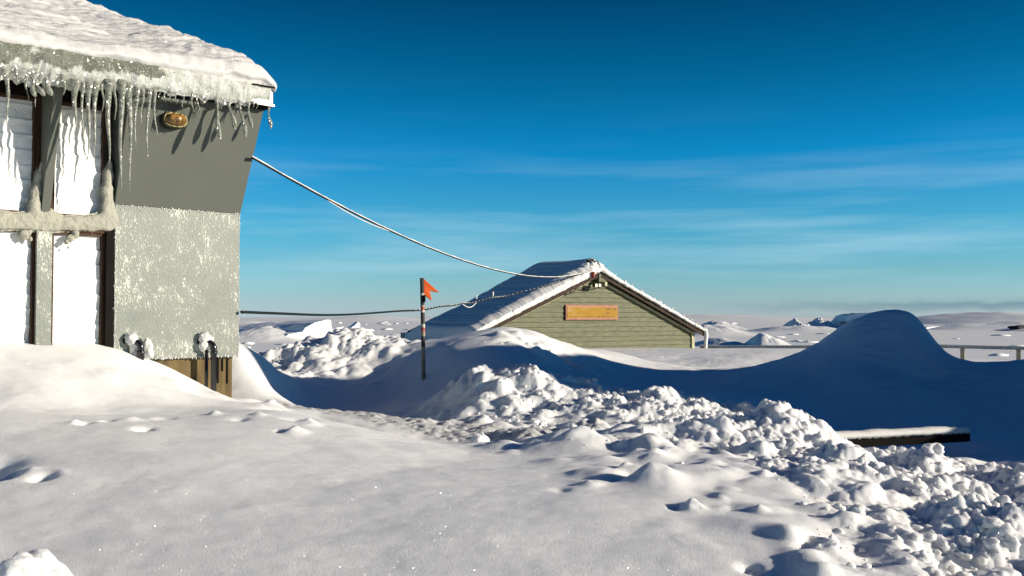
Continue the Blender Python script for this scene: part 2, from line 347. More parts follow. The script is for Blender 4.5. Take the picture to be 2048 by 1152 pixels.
def height(x, y, want_rough=False):
    z = samp(Z0, x, y); r = np.clip(samp(RGH, x, y), 0, 1)
    dist = np.sqrt(x * x + y * y)
    near = 1 - sstep(14, 26, dist)
    z = z + 0.012 * fbm(x * 1.3, y * 1.3, oct=3, seed=3) * (0.4 + near) + 0.003 * fbm(x * 7, y * 7, oct=3, seed=8) * near
    big = near * sstep(9, 11, y) * sstep(1.5, 3, x); z = z + big * (0.05 * fbm(x * .9 + y * .6, y * 2.2 - x * .9, oct=4, seed=66) + .008 * fbm(x * 6, y * 13, oct=3, seed=67))
    # trampled and shovelled snow
    r1 = sstep(0.04, 0.55, r); r2 = sstep(0.35, 0.95, r)
    wx = x + 0.12 * fbm(x * 3, y * 3, oct=2, seed=51); wy = y + 0.12 * fbm(x * 3, y * 3, oct=2, seed=52)
    z = z + r1 * (0.10 * domes(wx * 2.4, wy * 2.4, 21, True, .35) + 0.05 * domes(wx * 5.3, wy * 5.3, 25, True, .4) + 0.025 * fbm(x * 2.6, y * 3.2, oct=3, seed=31))
    c = fbm(x * 1.7, y * 1.7, oct=2, seed=61)
    z = z + r2 * (0.10 * domes(wx * 2.7, wy * 2.7, 26) + 0.05 * domes(wx * 6.5, wy * 6.5, 22) + 0.034 * domes(wx * 14, wy * 14, 23) + 0.02 * domes(x * 31, y * 31, 24) - 0.07)
    z = z + r2 * 0.04 * fbm(x * 5, y * 5, oct=5, seed=41, gain=0.65) + r2 * near * 0.007 * fbm(x * 42, y * 42, oct=3, seed=43, gain=.7) + 0.07 * r2 * c
    # unseen tall drifts added past the right edge, shaped to shade the big mound's hollow
    rx = sstep(6.2, 9.8, x - (y - 11) * 0.45) * sstep(5.4, 6.3, y) * (1 - sstep(12.7, 14.4, y))
    T = np.interp(y, [5.5, 6.1, 6.7, 7.3, 8.1, 10, 11, 12.3, 13.3], [.1, .15, .1, .35, 2.8, 2.45, 2.05, 1.95, .8])
    z = z + rx * (T - z)
    # wind sculpted ripples, pits and small knobs seen in the smooth foreground
    z = z + (1 - r2) * near * 0.009 * fbm(x * 1.6 + 1.5 * y, y * 4.2 - 0.4 * x, oct=4, seed=71, gain=.55)
    for fx_, fy_, fr, fh in FEAT:
        d2 = ((x - fx_) ** 2 + ((y - fy_) * 0.8) ** 2) / (fr * fr); m_ = d2 < 9
        z = np.where(m_, z + fh * np.exp(-np.minimum(d2, 9)) * (1 + (.5 if fr < .09 else .25) * fbm(x * 1.1 / fr, y * 1.1 / fr, oct=2, seed=72)), z)
    drop = sstep(34, 62, dist)
    z = z * (1 - drop) - 7.5 * drop
    z = z - 3 * sstep(26, 34, -y + 0 * x)
    return (z + EYE, r) if want_rough else z + EYE
def lane_mask(x, y):
    d = np.full(np.shape(x), 9.0)
    for (ax, ay), (bx, by) in zip(LANE[:-1], LANE[1:]):
        t = np.clip(((x - ax) * (bx - ax) + (y - ay) * (by - ay)) / ((bx - ax) ** 2 + (by - ay) ** 2), 0, 1)
        d = np.minimum(d, np.hypot(x - ax - t * (bx - ax), y - ay - t * (by - ay)))
    return 1 - sstep(.30, .52, d + .05 * fbm(x * 4, y * 4, oct=2, seed=88))
def H1(x, y): return float(height(np.array([x], dtype=np.float64), np.array([y], dtype=np.float64))[0])

def grid_mesh(name, X, Y, Z, mat):
    nl, nu = X.shape
    me = bpy.data.meshes.new(name)
    co = np.stack([X, Y, Z], -1).reshape(-1, 3).astype(np.float32)
    idx = np.arange(nl * nu).reshape(nl, nu)
    q = np.stack([idx[:-1, :-1], idx[:-1, 1:], idx[1:, 1:], idx[1:, :-1]], -1).reshape(-1, 4)
    me.vertices.add(len(co)); me.vertices.foreach_set('co', co.ravel())
    me.loops.add(q.size); me.loops.foreach_set('vertex_index', q.ravel().astype(np.int32))
    me.polygons.add(len(q)); me.polygons.foreach_set('loop_start', np.arange(0, q.size, 4, dtype=np.int32))
    me.polygons.foreach_set('use_smooth', np.ones(len(q), dtype=bool))
    me.update(calc_edges=True); me.materials.append(mat)
    o = bpy.data.objects.new(name, me); COL.objects.link(o); return o
# fan-shaped grid, dense where the picture looks
NUF, NLF = 1300, 1150
uu = np.linspace(-1, 1, NUF); uu = (uu * 0.52 + 0.48 * uu ** 3) * 1.35 + 0.08
ll = np.exp(np.concatenate([np.linspace(math.log(1.7), math.log(5.2), 120, endpoint=False), np.linspace(math.log(5.2), math.log(20), 880, endpoint=False), np.linspace(math.log(20), math.log(70 + Y0), NLF - 1000)])) - Y0
UU, YY = np.meshgrid(uu, ll); XX = UU * (YY + Y0)
ZZ = height(XX, YY); LM = lane_mask(XX, YY); ZZ = ZZ + LM * (.016 * fbm(XX * 22, YY * 22, oct=4, seed=89, gain=.7) + .012 * domes(XX * 16, YY * 16, 91))
ground = grid_mesh('snow_ground', XX, YY, ZZ, M['snow']); tag(ground, kind='structure')
la = ground.data.attributes.new('lane', 'FLOAT', 'POINT'); la.data.foreach_set('value', LM.astype(np.float32).ravel())
# the frozen sea, out to the horizon
b = MB(); b.add([(-14000, -2000, 0), (14000, -2000, 0), (14000, 26000, 0), (-14000, 26000, 0)], [(0, 1, 2, 3)])
sea = b.build('sea_ice', M['snow_far']); tag(sea, kind='structure')

# ------------------------------------------------------------------ more materials
def frosted_panel():
    m, nt, p = new_mat('frosted galvanised sheet')
    a = tex(nt, 'noise', 9, 5, mscale=(4, 4, 1.6)); b_ = tex(nt, 'noise', 3.2, 6, rough=0.65); c = tex(nt, 'noise', 85, 3, mscale=(1.2, 1.2, 0.6))
    s = math_(nt, 'ADD', math_(nt, 'MULTIPLY', a.outputs[0], 0.45), math_(nt, 'MULTIPLY', b_.outputs[0], 0.75))
    s = math_(nt, 'ADD', s, math_(nt, 'MULTIPLY', c.outputs[0], 0.8))
    r = ramp(nt, [(0.93, (0, 0, 0)), (1.10, (0.28, 0.28, 0.28)), (1.2, (1, 1, 1))])
    sc = math_(nt, 'MULTIPLY', s, 1.0); L(nt, sc, r.inputs[0])
    r2 = ramp(nt, [(0.565, 0.0), (0.66, 0.9)]); L(nt, math_(nt, 'MULTIPLY', s, 0.55), r2.inputs[0])
    g = ramp(nt, [(0.3, (0.130, 0.150, 0.132)), (0.7, (0.195, 0.217, 0.192))]); L(nt, b_.outputs[0], g.inputs[0])
    L(nt, mix(nt, r2.outputs[0], g.outputs[0], (0.62, 0.63, 0.55)), p.inputs['Base Color'])
    p.inputs['Roughness'].default_value = 0.5
    L(nt, bump(nt, math_(nt, 'ADD', c.outputs[0], r2.outputs[0]), 0.6, 0.004), p.inputs['Normal'])
    return m
M['frosted'] = frosted_panel()
M['grey_paint'] = simple('grey painted sheet', (0.098, 0.108, 0.092), 0.55, var=0.04, scale=3)
M['dark'] = simple('dark shadowed timber', (0.012, 0.011, 0.010), 0.95, spec=0.02)  # near-black: shade of the undercut beam and the soffit is in the colour
M['plywood'] = simple('weathered plywood', (0.11, 0.078, 0.033), 0.7, var=0.35, scale=3, mscale=(6, 6, 1), bmp=0.2)
M['frame_wood'] = simple('varnished window wood', (0.050, 0.024, 0.012), 0.6, var=0.4, scale=6, mscale=(5, 5, 1))
M['pipe'] = simple('black plastic pipe', (0.008, 0.008, 0.009), 0.18, var=0.1, spec=0.6)
M['metal'] = simple('galvanised flashing', (0.33, 0.34, 0.32), 0.4, metal=0.4, var=0.3, scale=20)
def blind_mat():
    m, nt, p = new_mat('crumpled white plastic sheet')
    a = tex(nt, 'noise', 2.6, 4, mscale=(1, 1, 2.6), rough=0.55); b_ = tex(nt, 'noise', 7, 2, mscale=(1, 1, 1.5))
    a.inputs['Distortion'].default_value = 1.2
    p.inputs['Base Color'].default_value = (0.80, 0.80, 0.76, 1); p.inputs['Roughness'].default_value = 0.4
    n = bump(nt, a.outputs[0], 0.6, 0.05); n = bump(nt, b_.outputs[0], 0.4, 0.008, n); L(nt, n, p.inputs['Normal'])
    return m
M['blind'] = blind_mat()
def ice_mat():
    m, nt, p = new_mat('icicle ice')
    a = tex(nt, 'noise', 22, 4); r = ramp(nt, [(0.35, (0.30, 0.33, 0.26)), (0.62, (0.62, 0.64, 0.57))]); L(nt, a.outputs[0], r.inputs[0])
    L(nt, r.outputs[0], p.inputs['Base Color']); p.inputs['Roughness'].default_value = 0.12; p.inputs['IOR'].default_value = 1.31
    p.inputs['Transmission Weight'].default_value = 0.62; p.inputs['Specular IOR Level'].default_value = 0.7
    n2 = tex(nt, 'noise', 45, 3); L(nt, bump(nt, n2.outputs[0], 0.7, 0.008), p.inputs['Normal'])
    add_glint(nt, p, 90.0, .6, .3)
    return m
M['ice'] = ice_mat()
def crust_mat():
    """frozen eave face: bare glassy grey-green ice above, white frosted drips below and towards the far corner"""
    m, nt, p = new_mat('glazed eave ice')
    at = N(nt, 'ShaderNodeAttribute', attribute_name='bare')
    n1 = tex(nt, 'noise', 7, 6, rough=0.65); n2 = tex(nt, 'noise', 75, 4, rough=0.75); v = tex(nt, 'noise', 12, 4, mscale=(1.3, 1.3, 0.7))
    f = math_(nt, 'ADD', at.outputs['Fac'], math_(nt, 'MULTIPLY', math_(nt, 'SUBTRACT', n1.outputs[0], 0.5), 2.8))
    r = ramp(nt, [(0.40, (0.55, 0.57, 0.54)), (0.60, (0.15, 0.162, 0.125))]); L(nt, f, r.inputs[0])
    r2 = ramp(nt, [(0.35, (0.66, 0.68, 0.63)), (0.65, (1, 1, 1))]); L(nt, v.outputs[0], r2.inputs[0])
    L(nt, mix(nt, 1.0, r.outputs[0], r2.outputs[0], 'MULTIPLY'), p.inputs['Base Color'])
    rr = ramp(nt, [(0.4, 0.45), (0.6, 0.1)]); L(nt, f, rr.inputs[0]); L(nt, rr.outputs[0], p.inputs['Roughness'])
    L(nt, bump(nt, n2.outputs[0], 0.75, 0.012, bump(nt, v.outputs[0], 0.5, 0.03)), p.inputs['Normal'])
    p.inputs['Specular IOR Level'].default_value = 0.6
    add_glint(nt, p, 75.0, .45, .3)
    return m
M['crust'] = crust_mat()

def lump(mb, c, rad, scale=(1, 1, 1), seed=0, sub_=3, amp=0.25, freq=2.0, flat=None):
    bm = bmesh.new(); bmesh.ops.create_icosphere(bm, subdivisions=sub_, radius=1.0)
    co = np.array([v.co[:] for v in bm.verts]); d = 1 + amp * fbm(co[:, 0] * freq + seed * 3.1, co[:, 1] * freq + seed * 1.7, co[:, 2] * freq + seed, oct=3, seed=seed)
    co = co * d[:, None] * rad * np.array(scale)
    if flat is not None: co[:, 2] = np.maximum(co[:, 2], flat)
    mb.add([Vector(p) + Vector(c) for p in co.tolist()], [tuple(v.index for v in f.verts) for f in bm.faces]); bm.free()

# ------------------------------------------------------------------ LEFT BUILDING
sL, zL = WI(230, 410); s0, zmid = 0.0, A0.z
zbot = (WI(481, 713)[1] + WI(300, 719)[1]) / 2
qt = ray_plane(527, 215, A0, wd)                              # top outer corner of the leaning panel lies in the end plane
LEAN = 0.28; SF, ztop = WI(527, 215, LEAN)              # the end of the upper wall also flares outwards
EO = LEAN + 0.11                                             # how far the eave stands out
SE, zeave = WI(545, 165, EO)
zsof = WI(530, 214, EO)[1]; ztop = zsof - 0.004
print('BUILD', sL, zmid, zbot, LEAN, ztop, zeave, zsof)
SLEFT = -4.6
bld = thing('station_building', WB(-1.2, -1.5, H1(*WB(-1.2, 0.3, 0)[:2]) - 0.2),
            'grey sheet metal station building with outward leaning upper wall and snowy icicle hung roof', 'building')
def q4(s0_, s1_, z0_, z1_, o0, o1): # box in wall coordinates
    m = MB(); m.box(WB(s0_, o0, z0_), wd * (s1_ - s0_), Vector((0, 0, z1_ - z0_)), nd * (o1 - o0)); return m
body = MB()
body.box(WB(SLEFT, -0.16, zbot + 0.02), wd * (-SLEFT - 0.03), Vector((0, 0, ztop + 0.1 - zbot)), bd * 2.8)
body.build('wall', M['grey_paint'], bld)
pn = q4(sL, 0, zbot, zmid - 0.003, -0.14, 0.0).build('lower_wall_panel', M['frosted'], bld, bevel=0.004); tag(pn, 'lower wall panel of frost covered grey sheet')
up = MB(); up.add([WB(0, -0.14, zmid), WB(0, 0.004, zmid), WB(SF, LEAN, ztop), WB(SF, -0.14, ztop), WB(sL, -0.14, zmid), WB(sL, 0.004, zmid), WB(sL, LEAN, ztop), WB(sL, -0.14, ztop)],
    [(0, 1, 2, 3), (4, 7, 6, 5), (0, 4, 5, 1), (1, 5, 6, 2), (2, 6, 7, 3), (0, 3, 7, 4)])
up = up.build('upper_wall_panel', M['grey_paint'], bld); tag(up, 'plain darker grey upper panel leaning outwards')
# frost bead along the joint
fb = MB()
for i in range(90):
    s = sL * random.random(); fb_r = random.uniform(0.002, 0.005)
    lump(fb, WB(s, 0.003, zmid - abs(random.gauss(0, 0.014))), fb_r, (1, 1, random.uniform(1, 2.6)), i, 1)
for i in range(170):
    z = random.uniform(zbot, zmid); lump(fb, WB(random.choice([sL + 0.008, -0.006]) + random.gauss(0, .004), 0.002, z), random.uniform(0.002, 0.0045), (1, 1, 2), i, 1)
for i in range(70):
    s = sL * random.random() * .9; lump(fb, WB(s, 0.002, zbot + abs(random.gauss(0, .01))), random.uniform(0.003, 0.006), (1, 1, 2.5), i, 1)
tag(fb.build('frost_fringe', M['rime'], bld, smooth=True), kind='stuff')
# base boards
sa, _ = WI(352, 740); sb, _ = WI(469, 760)
zg = WI(469, 815, -.05)[1]
q4(sa - 0.35, sb, zg - 0.25, zbot, -0.10, -0.045).build('base_board', M['plywood'], bld)
for k in range(4):
    s = sb - 0.05 - k * 0.045
    mb = MB(); mb.box(WB(s, -0.045, zbot - random.uniform(.12, .25)), wd * random.uniform(.006, .014), Vector((0, 0, .3)), nd * .012); mb.v = [(x, y, min(z, zbot)) for x, y, z in mb.v]
    mb.build('batten', M['dark'], bld)
# window zone: back wall, frames, panes, mullions and fins
zw0 = WI(150, 720)[1]
zhead = WI(150, 205)[1]
DEP = -0.05
def frame(part_name, s0_, s1_, z0_, z1_, o0=-0.05, o1=0.0, mat='frame_wood', parent=bld):
    return q4(s0_, s1_, z0_, z1_, o0, o1).build(part_name, M[mat], parent, bevel=0.003)
def pane(s0_, s1_, z0_, z1_, seed, o=-0.075):
    """a white plastic sheet hung in the window: horizontal battens and loose creases"""
    nu_, nz_ = 60, 110
    s = np.linspace(s0_, s1_, nu_); z = np.linspace(z0_, z1_, nz_); SS, ZZ_ = np.meshgrid(s, z)
    pitch_ = 0.115; ph = ((ZZ_ - z0_) / pitch_ + 0.08 * fbm(SS * 3, ZZ_ * 2, oct=2, seed=seed)) % 1.0
    o_ = o + 0.009 * ph ** 3 + 0.014 * fbm(SS * 4 + 3 * ZZ_, ZZ_ * 5, oct=3, seed=seed) + 0.01 * np.abs(fbm(SS * 9 - 5 * ZZ_, ZZ_ * 4, oct=2, seed=seed + 5))
    vs = [WB(a, c, b) for a, c, b in zip(SS.ravel(), o_.ravel(), ZZ_.ravel())]
    m = MB(); m.add(vs, [(j * nu_ + i, j * nu_ + i + 1, (j + 1) * nu_ + i + 1, (j + 1) * nu_ + i) for j in range(nz_ - 1) for i in range(nu_ - 1)])
    return m
zt = WI(150, 448)[1]                                          # transom centre
sm1 = WI(88, 560)[0]; sm1w = 0.055                            # mullion centre
wcols = [(sm1 + sm1w, sL - 0.065), (sm1 - 1.02, sm1 - sm1w), (sm1 - 2.15, sm1 - 1.02 - 2 * sm1w)]
zt_lo, zt_hi = zt - 0.06, zt + 0.055
for k, (a, b_) in enumerate(wcols):
    for (z0_, z1_, lab) in ((zw0 - 0.1, zt_lo, 'lower'), (zt_hi, zhead, 'upper')):
        fr = MB(); t_ = 0.022
        fr.box(WB(a, -0.10, z0_), wd * t_, Vector((0, 0, z1_ - z0_)), nd * 0.07); fr.box(WB(b_ - t_, -0.10, z0_), wd * t_, Vector((0, 0, z1_ - z0_)), nd * 0.07)
        fr.box(WB(a + t_, -0.10, z1_ - t_), wd * (b_ - a - 2 * t_), Vector((0, 0, t_)), nd * 0.07); fr.box(WB(a + t_, -0.10, z0_), wd * (b_ - a - 2 * t_), Vector((0, 0, t_)), nd * 0.07)
        wn = fr.build('window', M['frame_wood'], bld)
        sub(pane(a + t_ + .001, b_ - t_ - .001, z0_ + t_ + .001, z1_ - t_ - .001, 10 * k + len(lab)), 'pane', M['blind'], wn, smooth=True)
    q4(a, b_, zt_lo, zt_hi, -0.12, -0.012).build('transom', M['frame_wood'], bld, bevel=.004)
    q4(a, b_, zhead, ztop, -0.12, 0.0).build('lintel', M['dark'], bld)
ends = [sL - 0.0325] + [(wcols[k][0] + wcols[k + 1][1]) / 2 for k in range(2)]
for k, c in enumerate(ends):
    hw = 0.0325 if k == 0 else sm1w
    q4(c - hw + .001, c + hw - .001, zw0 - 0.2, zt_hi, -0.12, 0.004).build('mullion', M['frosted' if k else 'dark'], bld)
    if k:
        fin = MB(); z0_ = zt_hi + .003
        fin.prism([WB(c - .03, -0.13, z0_), WB(c - .03, 0.012, z0_), WB(c - .03, LEAN, ztop), WB(c - .03, -0.13, ztop)], wd * 0.062)
        tag(fin.build('wall_fin', M['grey_paint'], bld), 'grey triangular fin between the upper windows')
        q4(c - .055, c - .0305, zt_hi + .003, ztop, -0.12, -0.01).build('mullion', M['frame_wood'], bld)
# soffit and fascia
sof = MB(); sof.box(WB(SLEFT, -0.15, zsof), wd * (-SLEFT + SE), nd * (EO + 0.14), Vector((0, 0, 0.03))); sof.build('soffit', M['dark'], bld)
fa = MB(); fa.box(WB(SLEFT, EO - 0.03, zsof + 0.032), wd * (-SLEFT + SE + .005), nd * 0.03, Vector((0, 0, zeave - zsof - 0.035))); tag(fa.build('fascia', M['metal'], bld, bevel=.003), 'galvanised eave fascia with an open seam near the corner')
gut = MB(); gut.box(WB(SE - .18, EO + 0.001, zsof + 0.01), wd * 0.19, nd * 0.02, Vector((0, 0, 0.018))); gut.build('drip_edge', M['metal'], bld)
seam = MB(); seam.box(WB(SE - 0.20, EO + 0.0305, zeave - 0.055), wd * 0.206, nd * 0.006, Vector((0, 0, 0.012))); seam.build('seam', M['dark'], bld)
PR = 0.385                                                   # roof pitch
rf = MB(); rf.prism([WB(SE - .01, EO - 0.02, zeave - 0.06), WB(SE - .01, -4.4, zeave - 0.06 + PR * (EO + 4.38)), WB(SE - .01, -4.4, zeave - 0.14 + PR * (EO + 4.38)), WB(SE - .01, EO - 0.02, zeave - 0.09)], wd * (SLEFT - SE))
rf.build('roof', M['metal'], bld)
# gable end wall filling under the rake
ge = MB(); ge.prism([WB(-0.05, -0.16, ztop + .02), WB(-0.05, -3.0, ztop + .02), WB(-0.05, -3.0, zeave - .16 + PR * (EO + 3.0)), WB(-0.05, -0.16, zeave - .16 + PR * (EO + .16))], wd * -0.05); ge.build('gable_wall', M['grey_paint'], bld)

# snow on the roof: closed, wind-scoured slab with a rounded lip
def roof_snow():
    ns, nb = 420, 300
    s = np.linspace(SLEFT - .02, SE + .015, ns); t = np.linspace(-0.14, 1, nb)
    SS, TT = np.meshgrid(s, t); back = np.where(TT > 0, TT * 4.35, 0)
    lip = np.clip(-TT / 0.14, 0, 1)                           # lower front lip wraps down
    th = 0.085 + 0.09 * (1 - sstep(.1, 1.1, SE - SS)) * (1 - sstep(.5, 3.5, back)) + 0.045 * fbm(SS * 1.1, back * 1.1, oct=3, seed=77)
    sc1 = fbm(SS * 1.5 + 4 + .6 * back, back * 5.0, oct=4, seed=78, gain=.55); scour = (np.abs(((sc1 * 2.2) % 1.0) - .5) * .05 + np.maximum(0, sc1 + .05) * .05)
    fine = 0.012 * fbm(SS * 11, back * 11, oct=3, seed=79)
    edge = sstep(0.0, 0.16, SE + .015 - SS); edge = 0.35 + 0.65 * np.sqrt(edge)
    ragged = 0.03 * fbm(back * 7, back * 0 + 2, oct=3, seed=80) * (1 - sstep(0, .3, SE + .015 - SS))
    lipz = 0.45 + 0.55 * np.sqrt(sstep(0, 0.09, back + 0.02))
    Z = zeave - 0.06 + PR * back + (th + scour + fine + ragged) * edge * lipz
    O = EO + 0.035 - back + 0.02 * fbm(SS * 5, TT * 3, oct=3, seed=81) * (1 - sstep(.02, .3, back))
    droop = 0.055 + 0.035 * fbm(SS * 2.2, SS * 0, oct=3, seed=82)
    Z = Z - lip * (droop + 0.02); O = O + 0.02 * np.sin(lip * math.pi) - 0.015 * lip
    S_ = SS + 0.02 * fbm(back * 5, Z * 5, oct=2, seed=83) * (1 - edge)
    base = A0 + wd * 0
    X = base.x + wd.x * S_ + nd.x * O; Y = base.y + wd.y * S_ + nd.y * O
    top = np.stack([X, Y, Z], -1)
    # underside
    Zb = np.minimum(zeave - 0.075 + PR * back, Z - 0.004); Ob = np.minimum(O, EO + 0.002 - back)
    Xb = base.x + wd.x * S_ + nd.x * Ob; Yb = base.y + wd.y * S_ + nd.y * Ob
    bot = np.stack([Xb, Yb, Zb], -1)
    vs = np.concatenate([top.reshape(-1, 3), bot.reshape(-1, 3)]); n = ns * nb
    idx = np.arange(n).reshape(nb, ns)
    q = [np.stack([idx[:-1, :-1], idx[:-1, 1:], idx[1:, 1:], idx[1:, :-1]], -1).reshape(-1, 4)]
    q.append(q[0][:, ::-1] + n)
    for e in (idx[:, 0], idx[:, -1], idx[0], idx[-1]): q.append(np.stack([e[:-1], e[1:], e[1:] + n, e[:-1] + n], -1))
    m = MB(); m.v = vs.tolist(); m.f = [tuple(f) for f in np.concatenate(q).tolist()]
    return m
rs = roof_snow().build('roof_snow', M['roof_snow'], None, smooth=True, at=WB(-2, -1, zeave))
tag(rs, 'thick wind scoured snow lying on the sloping roof of the grey station building', 'snow')

# glazed ice over the eave face, with scalloped lower edge
def drop_len(s): # how far the ice skirt hangs below the fascia (m), longer to the left
    return 0.02 + 0.16 * sstep(-0.7, -2.0, s) if False else 0
def eave_ice():
    ns, nt_ = 760, 60
    s = np.linspace(SLEFT, SE - .03, ns); t = np.linspace(0, 1, nt_); SS, TT = np.meshgrid(s, t)
    SS0 = SS
    hang = 0.015 + 0.06 * sstep(0.75, 1.7, -SS) + 0.03 * np.abs(fbm(SS * 9, SS * 0, oct=3, seed=90)) + 0.035 * np.maximum(0, fbm(SS * 26, SS * 0, oct=2, seed=91)) 
    hang = hang * sstep(0.03, 0.2, SE - SS)
    z1 = zeave - 0.02 + 0.02 * fbm(SS * 3, SS * 0, oct=2, seed=92); z0 = zsof + 0.01 - hang
    short = 1 - sstep(0.17, 0.25, SE - SS)
    z0 = z0 * (1 - short) + (zsof + 0.05) * short
    Z = z1 + (z0 - z1) * TT
    bulge = 0.055 * np.sin(np.clip(TT * 1.06, 0, 1) * math.pi) ** 0.6
    rib = (0.004 + .012 * TT) * np.abs(fbm(SS * 11, Z * 3.0, oct=3, seed=93)) + 0.022 * fbm(SS * 5, Z * 5, oct=4, seed=94)
    under = sstep(0.0, 0.10, zsof + 0.02 - Z)
    O = EO + 0.004 + bulge * (0.6 + 0.8 * sstep(.3, 2.4, -SS)) + rib - 0.05 * under
    holes = 0
    base = A0
    top = np.stack([base.x + wd.x * SS + nd.x * O, base.y + wd.y * SS + nd.y * O, Z], -1)
    Ob = np.minimum(EO + 0.001, O - 0.006) - 0.07 * under
    bot = np.stack([base.x + wd.x * SS + nd.x * Ob, base.y + wd.y * SS + nd.y * Ob, Z], -1)
    vs = np.concatenate([top.reshape(-1, 3), bot.reshape(-1, 3)]); n = ns * nt_
    idx = np.arange(n).reshape(nt_, ns)
    q = [np.stack([idx[:-1, :-1], idx[:-1, 1:], idx[1:, 1:], idx[1:, :-1]], -1).reshape(-1, 4)]; q.append(q[0][:, ::-1] + n)
    for e in (idx[:, 0], idx[:, -1], idx[0], idx[-1]): q.append(np.stack([e[:-1], e[1:], e[1:] + n, e[:-1] + n], -1))
    m = MB(); m.v = vs.tolist(); m.f = [tuple(f) for f in np.concatenate(q).tolist()]
    bare = sstep(0.45, 1.1, -SS) * (1 - sstep(0.40, 0.85, TT)) * .9
    return m, np.concatenate([bare.ravel(), bare.ravel()]).astype(np.float32)
m, bare = eave_ice()
ei = m.build('eave_ice', M['crust'], None, smooth=True, at=WB(-2, EO, zsof))
at_ = ei.data.attributes.new('bare', 'FLOAT', 'POINT')
if len(ei.data.vertices) == len(bare): at_.data.foreach_set('value', bare)
tag(ei, 'glistening grey green ice sheathing the eave above the icicles', 'ice')

# icicles: photo points (root u, root v, tip u, tip v, width px, kind)
ICG = 'icicles hanging in a row from the icy eave'
ICL = 'slim frosted icicle hanging from the icy eave of the grey station building'
def icicle(u0, v0, u1, v1, wpx, kind='plain', label=None, off=EO + 0.03):
    a = WP(u0, v0, off); tip_s, tip_z = WI(u1, v1, off + (0.0 if kind == 'plain' else 0.05)); 
    e = WB(tip_s, off + (0.0 if kind == 'plain' else 0.05), tip_z)
    k = 14; pts_ = []; rad = []; wm = wpx / F * a.y * (0.31 if kind == 'plain' else 0.5)
    sd = random.random() * 10
    for i in range(k + 1):
        t = i / k; q = a.lerp(e, t)
        if kind == 'bent': q = a.lerp(e, t) + Vector((0, 0, -0.0)); q.x -= 0.03 * math.sin(t * math.pi) ; 
        q.x += 0.006 * math.sin(t * 7 + sd); q.y += 0.004 * math.sin(t * 5 + sd)
        if kind in ('club', 'bent'): r = wm * (1.0 - 0.45 * math.sin(min(t / 0.55, 1) * math.pi) if t < .55 else 1.0 + 0.25 * math.sin((t - .55) / .45 * math.pi) - 0.55 * ((t - .55) / .45) ** 3)
        else: r = wm * (1 - t) ** 0.8 * (1 + 0.6 * (1 - t) ** 9) * (1 + 0.06 * math.sin(t * 24 + sd)) + 0.0012
        pts_.append(q); rad.append(max(r, 0.0012))
    mb = MB(); mb.tube(pts_, rad, 8)
    o = mb.build('icicle', M['ice'], None, smooth=True, at=a)
    return tag(o, label or ICL, 'icicle', None if label else ICG)
# tall pointed ones
for u0, v0, u1, v1, wp in ((14, 140, 15, 250, 15), (36, 120, 33, 168, 12), (52, 150, 56, 202, 9), (70, 150, 72, 215, 10), (4, 100, 3, 150, 9),
    (150, 160, 151, 262, 22), (166, 165, 165, 316, 9), (179, 165, 176, 322, 17), (193, 165, 186, 325, 15), (217, 160, 218, 333, 22),
    (242, 160, 242, 382, 20), (258, 165, 261, 386, 19), (273, 175, 270, 306, 12), (285, 178, 283, 250, 9), (297, 178, 294, 325, 13), (307, 178, 314, 282, 11),
    (-40, 120, -42, 300, 18), (-75, 120, -74, 240, 14), (-20, 120, -20, 200, 12), (128, 150, 128, 190, 16), (205, 168, 206, 225, 9), (230, 168, 231, 240, 10)):
    lab = None
    if (u1, v1) == (261, 386): lab = 'longest icicle on the eave, straight and reaching lowest beside the grey upper panel'
    icicle(u0, v0, u1, v1, wp, 'plain', lab)
for u0, v0, u1, v1, wp in ((330, 185, 330, 204, 3), (341, 185, 341, 206, 3), (352, 188, 352, 208, 3.5), (366, 188, 366, 222, 4), (384, 190, 385, 225, 7), (394, 190, 400, 231, 6), (400, 192, 401, 205, 4), (412, 192, 413, 206, 4),
    (436, 200, 437, 222, 3), (441, 200, 441, 220, 3), (480, 200, 481, 222, 4), (506, 205, 507, 216, 3), (514, 205, 514, 219, 3), (318, 185, 319, 198, 3), (498, 205, 499, 230, 5)):
    icicle(u0, v0, u1, v1, wp)
for u0, v0, u1, v1, wp, lab in ((431, 195, 440, 277, 9, 'club ended white icicle kinked to the right, beside the amber wall lamp'),
    (458, 205, 471, 261, 9, 'thick blunt frosted icicle slanting right between two club ended ones'),
    (479, 205, 492, 275, 8, 'club ended icicle with the thickest knob, hanging third from the roof corner'),
    (495, 205, 503, 257, 7, 'short bent icicle with a white knob close to the roof corner'),
    (537, 215, 541, 257, 6, 'lone icicle hanging at the outermost roof corner against the blue sky'),
    (64, 155, 69, 193, 9, None), (90, 155, 102, 191, 11, None), (70, 160, 87, 192, 10, None)):
    icicle(u0, v0, u1, v1, wp, 'club', lab)

